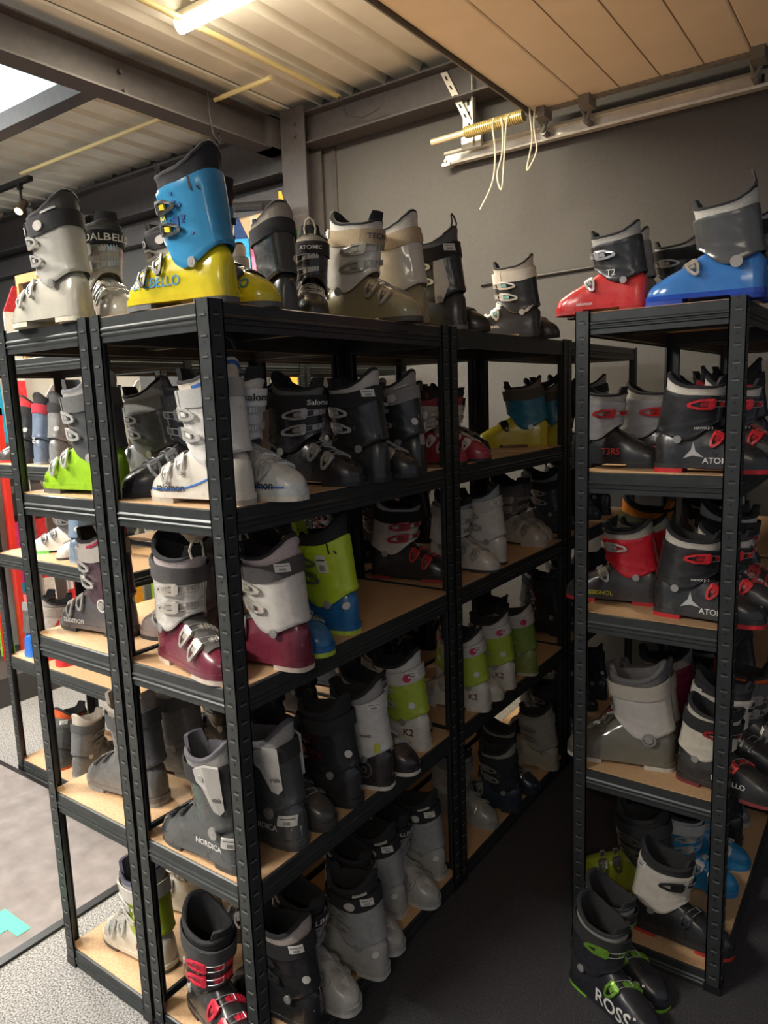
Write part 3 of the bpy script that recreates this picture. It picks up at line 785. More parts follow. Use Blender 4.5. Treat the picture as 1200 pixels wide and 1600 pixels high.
            pts=[(cx.x+.004,-.016,z0),(cx.x-.002,-.018,z0+.02),(cx.x+.004,-.012,z0+.042),(cx.x+.008,0,z0+.050),(cx.x+.004,.012,z0+.042),(cx.x-.002,.018,z0+.02),(cx.x+.004,.016,z0)]
            mb.tube(pts,.0032,7); part('pull_loop',mb,[mat('fabric',cc)],None,True)
    return P
_boots={}
SUB={'brand_text':'shell','emblem':'shell','star_emblem':'shell','toe_emblem':'shell','side_stripe':'shell','cuff_text':'cuff','cuff_slot':'cuff','cuff_graphic':'cuff','chevron_mark':'cuff','strap_text':'power_strap','strap_button':'power_strap','strap_tag':'power_strap','strap_badge':'power_strap','liner_piping':'liner','liner_stripe':'liner','plate_screw':'spoiler_plate'}
def boot(model,side,x,y,z,head,scale,label,tilt=0):
    k=(model,side)
    r=empty('ski_boot',(x,y,z+.0016),math.radians(head)); r.scale=(scale,)*3
    if tilt: r.rotation_euler=(math.radians(tilt),0,math.radians(head)); 
    tag(r,label,'ski boot','ski boots on the racks')
    if k not in _boots:
        _boots[k]=[]
        own={}
        for nm,me,lb in boot_parts(model,side):
            up=own.get(SUB.get(nm,''))
            o=obj(nm,me,up or r)
            if lb: o['label']=lb
            own.setdefault(nm,o)
            if up is None: _boots[k].append((o,[]))
            else: [q for q in _boots[k] if q[0]==up][0][1].append(o)
    else:
        for s_,subs in _boots[k]:
            c=s_.copy(); C.objects.link(c); c.parent=r
            for g_ in subs:
                e=g_.copy(); C.objects.link(e); e.parent=c
    return r
# ---------------------------------------------------------------- colourways
DEF={'shell': (0.018, 0.018, 0.02), 'cuff': (0.018, 0.018, 0.02), 'liner': (0.42, 0.43, 0.43), 'trim': (0.018, 0.018, 0.02), 'strap': (0.018, 0.018, 0.02), 'buckle': (0.5, 0.5, 0.48), 'metal': True, 'sole': (0.018, 0.018, 0.02), 'hz': 1.0, 'text': [], 'feat': [], 'flange': None, 'tongue': None}
M_={
 
 'silver':dict(DEF,shell=(0.5, 0.48, 0.41),cuff=(0.45, 0.44, 0.4),liner=(0.06, 0.055, 0.055),buckle=(0.62, 0.61, 0.58),sole=(0.62, 0.58, 0.45),text=[('DALBELLO', 'strap', 0, 0, 0.026, (0.8, 0.79, 0.76)), ('110', 'cuff', 38, 0.195, 0.016, (0.3, 0.05, 0.15))],feat=['disc', 'pin'],gloss=0.18),
 'brownwhite':dict(DEF,shell=(0.2, 0.17, 0.16),cuff=(0.22, 0.185, 0.175),liner=(0.05, 0.052, 0.056),strap=(0.17, 0.14, 0.14),buckle=(0.8, 0.79, 0.76),sole=(0.8, 0.79, 0.76),feat=['spine'],spine=(0.72, 0.74, 0.74)),
 'blueyellow':dict(DEF,shell=(0.72, 0.6, 0.02),cuff=(0.04, 0.27, 0.52),liner=(0.018, 0.018, 0.02),buckle=(0.018, 0.018, 0.02),metal=False,sole=(0.12, 0.12, 0.12),hz=1.05,text=[('DALBELLO', 'foot', 0.19, 0.056, 0.031, (0.02, 0.22, 0.4)), ('TEAM', 'cuff', 48, 0.185, 0.017, (0.72, 0.6, 0.02))],feat=['slot', 'pin', 'gfx'],flange=(0.7, 0.56, 0.02),blever=(0.72, 0.6, 0.02),strapless=True,point=True,gloss=0.12),
 'blackgreen':dict(DEF,shell=(0.04, 0.04, 0.042),cuff=(0.05, 0.05, 0.052),liner=(0.35, 0.3, 0.25),buckle=(0.05, 0.052, 0.056),feat=['green', 'round']),
 'blackred':dict(DEF,liner=(0.62, 0.025, 0.03),buckle=(0.8, 0.79, 0.76),feat=['loop']),
 'brownloop':dict(DEF,shell=(0.04, 0.035, 0.032),cuff=(0.035, 0.03, 0.03),liner=(0.5, 0.44, 0.34),strap=(0.03, 0.025, 0.025),buckle=(0.55, 0.5, 0.42),text=[('ATOMIC', 'strap', 0, 0, 0.016, (0.8, 0.79, 0.76))],feat=['creamloop']),
 'navygrey':dict(DEF,shell=(0.05, 0.055, 0.07),cuff=(0.04, 0.045, 0.06),liner=(0.22, 0.23, 0.235)),
 'creamsmoke':dict(DEF,shell=(0.3, 0.26, 0.15),cuff=(0.66, 0.63, 0.55),liner=(0.62, 0.6, 0.55),strap=(0.42, 0.33, 0.21),buckle=(0.45, 0.42, 0.34),sole=(0.08, 0.07, 0.05),text=[('TECNICA', 'strap', 0, 0, 0.02, (0.05, 0.05, 0.08))],feat=['ridge', 'lab'],gloss=0.1),
 'blackwhite90':dict(DEF,shell=(0.03, 0.03, 0.03),cuff=(0.025, 0.025, 0.027),liner=(0.12, 0.12, 0.12),buckle=(0.65, 0.64, 0.62),sole=(0.2, 0.2, 0.18),text=[('90', 'cuff', 40, 0.205, 0.022, (0.8, 0.79, 0.76))],feat=['panelw', 'loop', 'lab']),
 'blacksmoke':dict(DEF,shell=(0.02, 0.02, 0.018),buckle=(0.05, 0.052, 0.056)),
 'teal':dict(DEF,shell=(0.025, 0.025, 0.025),cuff=(0.02, 0.02, 0.02),liner=(0.6, 0.55, 0.48),strap=(0.66, 0.62, 0.54),buckle=(0.7, 0.68, 0.62),sole=(0.03, 0.03, 0.03),text=[('ROSSIGNOL', 'foot', 0.2, 0.045, 0.014, (0.8, 0.79, 0.76))],feat=['sidewhite', 'pinw'],blever=(0.2, 0.52, 0.52)),
 'blackwhitetoe':dict(DEF,shell=(0.035, 0.035, 0.035),cuff=(0.6, 0.6, 0.58)),
 't2red':dict(DEF,shell=(0.66, 0.03, 0.03),cuff=(0.03, 0.03, 0.032),liner=(0.52, 0.5, 0.45),buckle=(0.62, 0.62, 0.64),sole=(0.45, 0.02, 0.02),hz=0.84,text=[('salomon', 'foot', 0.2, 0.032, 0.016, (0.8, 0.79, 0.76)), ('T2', 'cuff', 80, 0.13, 0.028, (0.8, 0.79, 0.76))],feat=['pin'],flange=(0.58, 0.02, 0.02),bk='jr3',strapless=True),
 'smokeclear':dict(DEF,shell=(0.17, 0.17, 0.16),cuff=(0.24, 0.24, 0.23),liner=(0.6, 0.57, 0.48),buckle=(0.6, 0.6, 0.6),hz=0.84,bk='jr3',strapless=True,gloss=0.1),
 'blackwhite':dict(DEF,liner=(0.5, 0.47, 0.42),hz=0.85,bk='jr3'),
 'redblackjr':dict(DEF,cuff=(0.62, 0.025, 0.03),liner=(0.018, 0.018, 0.02),hz=0.8,bk='jr3',strapless=True),
 'bluejr':dict(DEF,shell=(0.05, 0.22, 0.6),cuff=(0.1, 0.1, 0.1),liner=(0.6, 0.58, 0.52),buckle=(0.55, 0.52, 0.48),sole=(0.015, 0.06, 0.4),hz=0.86,feat=['bigpin', 'loop'],flange=(0.015, 0.07, 0.45),bk='jr1',strapless=True,gloss=0.15),
 'bluejr2':dict(DEF,shell=(0.04, 0.18, 0.45),liner=(0.45, 0.44, 0.42),buckle=(0.62, 0.6, 0.35),sole=(0.02, 0.06, 0.35),hz=0.86,bk='jr3'),
 'whiteredjr':dict(DEF,shell=(0.55, 0.54, 0.52),cuff=(0.55, 0.54, 0.53),liner=(0.018, 0.018, 0.02),strap=(0.7, 0.05, 0.08),buckle=(0.6, 0.04, 0.05),metal=False,sole=(0.35, 0.04, 0.04),hz=0.9,feat=['pin'],bk='jr3'),
 'xpro':dict(DEF,shell=(0.68, 0.64, 0.56),cuff=(0.66, 0.65, 0.62),liner=(0.62, 0.55, 0.45),strap=(0.36, 0.36, 0.35),buckle=(0.7, 0.68, 0.64),sole=(0.42, 0.38, 0.32),hz=1.06,text=[('salomon', 'foot', 0.212, 0.038, 0.028, (0.03, 0.03, 0.035)), ('X-PRO', 'cuff', 30, 0.19, 0.022, (0.1, 0.1, 0.11))],feat=['swooshblue', 'ring', 'loop', 'linerblue', 'lab'],blever=(0.66, 0.66, 0.64)),
 'xpro2':dict(DEF,shell=(0.6, 0.62, 0.6),cuff=(0.62, 0.62, 0.61),liner=(0.66, 0.62, 0.56),strap=(0.7, 0.7, 0.69),buckle=(0.6, 0.6, 0.58),sole=(0.66, 0.63, 0.55),hz=1.06,text=[('salomon', 'strap', 0, 0, 0.024, (0.018, 0.018, 0.02)), ('salomon', 'foot', 0.212, 0.038, 0.028, (0.018, 0.018, 0.02))],feat=['swooshblue', 'loop']),
 'yellowstripe':dict(DEF,shell=(0.36, 0.3, 0.1),cuff=(0.42, 0.37, 0.3),liner=(0.12, 0.17, 0.26),feat=['backyellow', 'pin']),
 'allblack':dict(DEF,shell=(0.014, 0.014, 0.016),cuff=(0.014, 0.014, 0.017),liner=(0.014, 0.014, 0.016),buckle=(0.25, 0.26, 0.27),feat=['pin']),
 'salblack':dict(DEF,cuff=(0.018, 0.018, 0.021),liner=(0.16, 0.155, 0.15),buckle=(0.45, 0.44, 0.42),text=[('Salomon', 'strap', 12, 0.0, 0.02, (0.8, 0.79, 0.76))],feat=['pin']),
 'blacklabel':dict(DEF,shell=(0.022, 0.022, 0.023),cuff=(0.02, 0.02, 0.021),liner=(0.5, 0.48, 0.45),buckle=(0.62, 0.62, 0.62),feat=['lab', 'pin']),
 'blacksilver':dict(DEF,shell=(0.03, 0.03, 0.031),cuff=(0.028, 0.028, 0.03),liner=(0.3, 0.28, 0.26),strap=(0.25, 0.24, 0.24),feat=['spine', 'round', 'disc'],spine=(0.28, 0.27, 0.27)),
 'redwhite':dict(DEF,shell=(0.3, 0.02, 0.04),cuff=(0.5, 0.48, 0.45),liner=(0.3, 0.05, 0.06),buckle=(0.8, 0.79, 0.76),hz=0.95,feat=['pin'],strapless=True),
 'blackgreyjr':dict(DEF,shell=(0.1, 0.1, 0.1),cuff=(0.1, 0.1, 0.11),liner=(0.8, 0.79, 0.76),hz=0.9,bk='jr3'),
 'blueyellowjr':dict(DEF,shell=(0.55, 0.47, 0.02),cuff=(0.02, 0.17, 0.28),liner=(0.2, 0.15, 0.12),strap=(0.08, 0.07, 0.06),buckle=(0.018, 0.018, 0.02),sole=(0.5, 0.42, 0.02),hz=0.9,feat=['pinw'],flange=(0.55, 0.47, 0.02),bk='jr1',point=True),
 'atomicw':dict(DEF,shell=(0.16, 0.02, 0.04),cuff=(0.6, 0.57, 0.53),liner=(0.5, 0.42, 0.42),strap=(0.07, 0.065, 0.065),buckle=(0.6, 0.56, 0.5),sole=(0.62, 0.52, 0.44),hz=1.05,text=[('B-TECH', 'cuff', 60, 0.155, 0.014, (0.25, 0.02, 0.05))],feat=['pin', 'lab', 'smoketop', 'creamloop', 'starback']),
 'mauve':dict(DEF,shell=(0.2, 0.16, 0.15),cuff=(0.24, 0.185, 0.175),liner=(0.2, 0.17, 0.16),strap=(0.2, 0.16, 0.15)),
 'limeblue':dict(DEF,shell=(0.015, 0.13, 0.33),cuff=(0.5, 0.66, 0.03),liner=(0.018, 0.018, 0.02),buckle=(0.18, 0.2, 0.16),sole=(0.45, 0.6, 0.05),hz=1.04,text=[('KRYPTON', 'cuff', 60, 0.17, 0.02, (0.04, 0.16, 0.1)), ('DALBELLO', 'foot', 0.21, 0.06, 0.018, (0.15, 0.45, 0.6))],feat=['slot', 'pinw', 'lab2', 'roundheel'],tongue=(0.5, 0.66, 0.03),strapless=True,blever=(0.3, 0.42, 0.04),point=True),
 'whiteblackred':dict(DEF,shell=(0.02, 0.02, 0.02),cuff=(0.55, 0.51, 0.46),liner=(0.52, 0.49, 0.45),buckle=(0.4, 0.02, 0.03),metal=False,sole=(0.3, 0.03, 0.03),hz=0.95,feat=['pin']),
 'whitetoe':dict(DEF,shell=(0.58, 0.55, 0.5),cuff=(0.6, 0.57, 0.53),liner=(0.33, 0.35, 0.38),strap=(0.5, 0.48, 0.44),buckle=(0.5, 0.48, 0.45),sole=(0.05, 0.04, 0.04),feat=['lab', 'pin']),
 'whitegrey':dict(DEF,shell=(0.45, 0.42, 0.38),cuff=(0.1, 0.095, 0.09),liner=(0.13, 0.12, 0.12),strap=(0.12, 0.11, 0.11),buckle=(0.42, 0.39, 0.36),sole=(0.45, 0.42, 0.38),feat=['pin']),
 'nordica':dict(DEF,shell=(0.075, 0.08, 0.082),cuff=(0.06, 0.066, 0.068),liner=(0.35, 0.34, 0.33),trim=(0.09, 0.085, 0.1),strap=(0.025, 0.024, 0.025),buckle=(0.05, 0.052, 0.056),sole=(0.06, 0.06, 0.06),text=[('110', 'cuff', 28, 0.16, 0.03, (0.5, 0.5, 0.5)), ('NORDICA', 'foot', 0.1, 0.055, 0.02, (0.8, 0.79, 0.76))],feat=['plate', 'disc2', 'backN', 'labheel']),
 'blackredtoe':dict(DEF,shell=(0.05, 0.046, 0.045),cuff=(0.03, 0.028, 0.028),liner=(0.018, 0.018, 0.02),buckle=(0.14, 0.13, 0.13),sole=(0.03, 0.03, 0.03),blever=(0.25, 0.02, 0.03)),
 'blackheel':dict(DEF,shell=(0.026, 0.025, 0.027),cuff=(0.022, 0.022, 0.024),liner=(0.018, 0.018, 0.02),strap=(0.02, 0.02, 0.022),buckle=(0.1, 0.03, 0.035),text=[('110', 'back', 0, 0.24, 0.012, (0.8, 0.79, 0.76))],feat=['round', 'pin']),
 'headwhite':dict(DEF,shell=(0.03, 0.022, 0.024),cuff=(0.6, 0.58, 0.56),liner=(0.3, 0.3, 0.3),strap=(0.55, 0.54, 0.52),buckle=(0.62, 0.61, 0.59),sole=(0.66, 0.62, 0.55),hz=1.03,text=[('HEAD', 'cuff', 110, 0.17, 0.012, (0.018, 0.018, 0.02))],feat=['pin', 'yellowtab', 'ringheel', 'lab']),
 'limewhite':dict(DEF,shell=(0.58, 0.56, 0.5),cuff=(0.38, 0.5, 0.05),liner=(0.55, 0.53, 0.51),strap=(0.52, 0.5, 0.48),buckle=(0.62, 0.6, 0.57),sole=(0.6, 0.56, 0.48),text=[('K2', 'foot', 0.055, 0.06, 0.032, (0.12, 0.01, 0.04)), ('S', 'cuff', 65, 0.14, 0.03, (0.22, 0.12, 0.05))],feat=['strapred', 'lab', 'roundcuff']),
 'greybuckle':dict(DEF,shell=(0.33, 0.31, 0.27),cuff=(0.28, 0.26, 0.24),liner=(0.42, 0.4, 0.36),strap=(0.4, 0.38, 0.35),buckle=(0.5, 0.48, 0.44),feat=['pin']),
 'limegrey':dict(DEF,shell=(0.2, 0.24, 0.05),cuff=(0.18, 0.27, 0.04),liner=(0.52, 0.5, 0.47),strap=(0.45, 0.43, 0.4),buckle=(0.5, 0.49, 0.45),sole=(0.45, 0.42, 0.35),feat=['strapred']),
 'blackredlever':dict(DEF,shell=(0.03, 0.03, 0.031),cuff=(0.028, 0.028, 0.03),liner=(0.02, 0.02, 0.022),strap=(0.05, 0.05, 0.052),buckle=(0.62, 0.02, 0.05),metal=False,feat=['pinw', 'roundcuff']),
 'blackstar':dict(DEF,shell=(0.016, 0.016, 0.018),cuff=(0.016, 0.016, 0.018),liner=(0.42, 0.36, 0.33),strap=(0.016, 0.016, 0.018),buckle=(0.05, 0.052, 0.056),feat=['lab', 'round', 'starback']),
 'dalsilver':dict(DEF,shell=(0.37, 0.365, 0.35),cuff=(0.31, 0.315, 0.315),liner=(0.018, 0.018, 0.02),buckle=(0.42, 0.41, 0.39),sole=(0.5, 0.48, 0.44),text=[('DALBELLO', 'strap', 0, 0, 0.024, (0.62, 0.6, 0.58))],feat=['lab', 'roundheel', 'disc', 'wedge', 'stripe']),
 'silverwhite':dict(DEF,shell=(0.3, 0.3, 0.28),cuff=(0.38, 0.375, 0.35),liner=(0.35, 0.34, 0.32),strap=(0.2, 0.2, 0.19),buckle=(0.45, 0.44, 0.4),sole=(0.3, 0.3, 0.28),feat=['pin']),
 'navydark':dict(DEF,shell=(0.02, 0.03, 0.045),cuff=(0.02, 0.022, 0.03),liner=(0.3, 0.28, 0.25),buckle=(0.33, 0.33, 0.3),feat=['pin']),
 'creamheel':dict(DEF,shell=(0.38, 0.35, 0.27),cuff=(0.33, 0.31, 0.27),liner=(0.3, 0.28, 0.25),strap=(0.3, 0.28, 0.24),buckle=(0.35, 0.34, 0.3),sole=(0.4, 0.37, 0.3),feat=['pin']),
 'limejr':dict(DEF,shell=(0.28, 0.52, 0.015),cuff=(0.075, 0.078, 0.08),liner=(0.45, 0.44, 0.42),trim=(0.13, 0.13, 0.15),strap=(0.1, 0.1, 0.1),buckle=(0.62, 0.63, 0.62),sole=(0.1, 0.1, 0.1),hz=0.98,text=[('TARO', 'foot', 0.27, 0.035, 0.014, (0.05, 0.12, 0.02))],feat=['pinw'],flange=(0.26, 0.48, 0.015)),
 'greywhite':dict(DEF,shell=(0.2, 0.205, 0.21),cuff=(0.15, 0.155, 0.16),liner=(0.55, 0.52, 0.47),strap=(0.3, 0.3, 0.29),buckle=(0.55, 0.55, 0.54)),
 'xprored':dict(DEF,shell=(0.085, 0.08, 0.085),cuff=(0.075, 0.035, 0.05),liner=(0.55, 0.5, 0.46),strap=(0.5, 0.46, 0.42),buckle=(0.55, 0.54, 0.52),sole=(0.05, 0.05, 0.05),hz=1.06,text=[('salomon', 'foot', 0.212, 0.038, 0.028, (0.55, 0.55, 0.54)), ('XPRO', 'cuff', 34, 0.19, 0.022, (0.45, 0.42, 0.42))],feat=['ring', 'linered'],blever=(0.03, 0.03, 0.03)),
 'greyold':dict(DEF,shell=(0.15, 0.15, 0.145),cuff=(0.13, 0.13, 0.135),liner=(0.52, 0.46, 0.39),trim=(0.45, 0.4, 0.34),strap=(0.08, 0.08, 0.082),buckle=(0.16, 0.16, 0.16),sole=(0.3, 0.3, 0.29),feat=['pin']),
 'limewhitebig':dict(DEF,shell=(0.64, 0.6, 0.5),cuff=(0.36, 0.48, 0.03),liner=(0.42, 0.4, 0.42),trim=(0.09, 0.09, 0.13),strap=(0.58, 0.55, 0.5),buckle=(0.68, 0.67, 0.64),sole=(0.1, 0.08, 0.06),text=[('S', 'cuff', 65, 0.14, 0.03, (0.22, 0.1, 0.04)), ('K2', 'foot', 0.1, 0.055, 0.026, (0.16, 0.02, 0.04))],feat=['roundcuff']),
 'creamold':dict(DEF,shell=(0.45, 0.42, 0.35),cuff=(0.4, 0.37, 0.31),liner=(0.018, 0.018, 0.02),strap=(0.45, 0.43, 0.38),buckle=(0.35, 0.33, 0.28)),
 'blackold':dict(DEF,shell=(0.02, 0.02, 0.02),cuff=(0.02, 0.02, 0.022),liner=(0.018, 0.018, 0.02),feat=['pinw']),
 'redboot':dict(DEF,shell=(0.06, 0.055, 0.055),cuff=(0.6, 0.03, 0.03),liner=(0.018, 0.018, 0.02),sole=(0.6, 0.03, 0.02),feat=['pin'],strapless=True),
 'bluegrey':dict(DEF,shell=(0.13, 0.17, 0.24),cuff=(0.13, 0.17, 0.24),liner=(0.018, 0.018, 0.02),strap=(0.4, 0.02, 0.04),sole=(0.25, 0.28, 0.33),text=[('ROSSIGNOL', 'backv', 0, 0.18, 0.03, (0.8, 0.79, 0.76))],feat=['roundcuff']),
 'greyclear':dict(DEF,shell=(0.2, 0.2, 0.2),cuff=(0.19, 0.19, 0.19),liner=(0.05, 0.052, 0.056),buckle=(0.5, 0.5, 0.49),feat=['round']),
 'blackdark':dict(DEF,shell=(0.03, 0.03, 0.035),cuff=(0.03, 0.03, 0.035),liner=(0.62, 0.025, 0.03),feat=['round']),
 'greenring':dict(DEF,shell=(0.62, 0.6, 0.54),cuff=(0.1, 0.095, 0.095),liner=(0.05, 0.052, 0.056),strap=(0.05, 0.052, 0.056),buckle=(0.3, 0.3, 0.3),sole=(0.1, 0.5, 0.08),feat=['ringgreen']),
 'slatejr':dict(DEF,shell=(0.15, 0.21, 0.29),cuff=(0.15, 0.21, 0.29),liner=(0.05, 0.052, 0.056),sole=(0.3, 0.33, 0.36),feat=['round']),
 'blueblack':dict(DEF,shell=(0.02, 0.16, 0.62),cuff=(0.1, 0.095, 0.095),liner=(0.5, 0.1, 0.1),strap=(0.2, 0.2, 0.2),buckle=(0.58, 0.57, 0.56),sole=(0.03, 0.2, 0.6),feat=['pinr']),
 'whitered':dict(DEF,shell=(0.62, 0.02, 0.03),cuff=(0.62, 0.59, 0.56),liner=(0.3, 0.27, 0.25),strap=(0.4, 0.37, 0.33),buckle=(0.6, 0.5, 0.48),sole=(0.6, 0.03, 0.03),feat=['chevron']),
 'blackorange':dict(DEF,shell=(0.05, 0.05, 0.05),cuff=(0.05, 0.05, 0.05),liner=(0.6, 0.1, 0.02),strap=(0.1, 0.1, 0.1),buckle=(0.4, 0.38, 0.37),sole=(0.5, 0.08, 0.02),feat=['lab']),
 't3':dict(DEF,shell=(0.025, 0.025, 0.027),cuff=(0.45, 0.45, 0.46),liner=(0.42, 0.4, 0.36),buckle=(0.6, 0.02, 0.02),metal=False,hz=0.84,text=[('T3RS', 'foot', 0.15, 0.055, 0.03, (0.62, 0.05, 0.05))],feat=['pin'],strapless=True,bk='jr1b'),
 'atomjr':dict(DEF,shell=(0.028, 0.028, 0.03),cuff=(0.024, 0.024, 0.026),liner=(0.62, 0.57, 0.5),buckle=(0.62, 0.02, 0.03),metal=False,sole=(0.6, 0.02, 0.03),hz=0.84,text=[('ATOMIC', 'foot', 0.185, 0.036, 0.024, (0.8, 0.79, 0.76)), ('HAWX Jr 2', 'cuff', 60, 0.135, 0.01, (0.8, 0.79, 0.76))],feat=['pin', 'star'],strapless=True,bk='jr2'),
 'rossired':dict(DEF,shell=(0.05, 0.045, 0.045),cuff=(0.55, 0.012, 0.025),liner=(0.38, 0.37, 0.31),buckle=(0.52, 0.5, 0.46),sole=(0.5, 0.02, 0.03),hz=0.84,text=[('ROSSIGNOL', 'foot', 0.2, 0.035, 0.02, (0.62, 0.6, 0.05))],feat=['pin'],strapless=True,bk='jr2'),
 'oliveorange':dict(DEF,cuff=(0.12, 0.11, 0.04),liner=(0.75, 0.22, 0.02),hz=0.9,tongue=(0.75, 0.22, 0.02),strapless=True,bk='jr2'),
 'techwhite':dict(DEF,shell=(0.15, 0.14, 0.11),cuff=(0.5, 0.475, 0.44),liner=(0.13, 0.125, 0.125),trim=(0.12, 0.115, 0.115),strap=(0.42, 0.38, 0.32),buckle=(0.3, 0.29, 0.25),sole=(0.55, 0.52, 0.45),feat=['ringpin', 'lab', 'roundheel'],gloss=0.15),
 'dalwb':dict(DEF,shell=(0.022, 0.022, 0.022),cuff=(0.58, 0.54, 0.45),liner=(0.58, 0.54, 0.46),buckle=(0.5, 0.05, 0.05),sole=(0.2, 0.03, 0.03),hz=0.86,text=[('DALBELLO', 'foot', 0.17, 0.05, 0.022, (0.8, 0.79, 0.76))],feat=['pin'],bk='jr2'),
 'magenta':dict(DEF,shell=(0.14, 0.01, 0.04),cuff=(0.16, 0.012, 0.045),liner=(0.3, 0.28, 0.26),strapless=True),
 'whiteblack':dict(DEF,shell=(0.022, 0.022, 0.024),cuff=(0.55, 0.51, 0.45),liner=(0.02, 0.02, 0.022),buckle=(0.018, 0.018, 0.02),metal=False,sole=(0.45, 0.03, 0.03),hz=0.95,feat=['pin', 'lab'],strapless=True,bk='jr2'),
 'greenblack':dict(DEF,shell=(0.2, 0.24, 0.01),cuff=(0.02, 0.024, 0.026),liner=(0.018, 0.018, 0.02),buckle=(0.1, 0.1, 0.08),sole=(0.15, 0.18, 0.01),feat=['pin']),
 'bluewhite':dict(DEF,shell=(0.02, 0.2, 0.42),cuff=(0.02, 0.22, 0.48),liner=(0.5, 0.5, 0.5),strap=(0.5, 0.5, 0.5),sole=(0.02, 0.15, 0.35),feat=['lab', 'round']),
 'rossfloor':dict(DEF,shell=(0.02, 0.02, 0.026),cuff=(0.02, 0.02, 0.026),liner=(0.3, 0.29, 0.27),strap=(0.02, 0.02, 0.022),buckle=(0.2, 0.42, 0.05),sole=(0.2, 0.5, 0.03),hz=0.92,text=[('ROSSI', 'foot', 0.19, 0.046, 0.056, (0.8, 0.79, 0.76))],feat=['pin'],bk='jr2'),
}
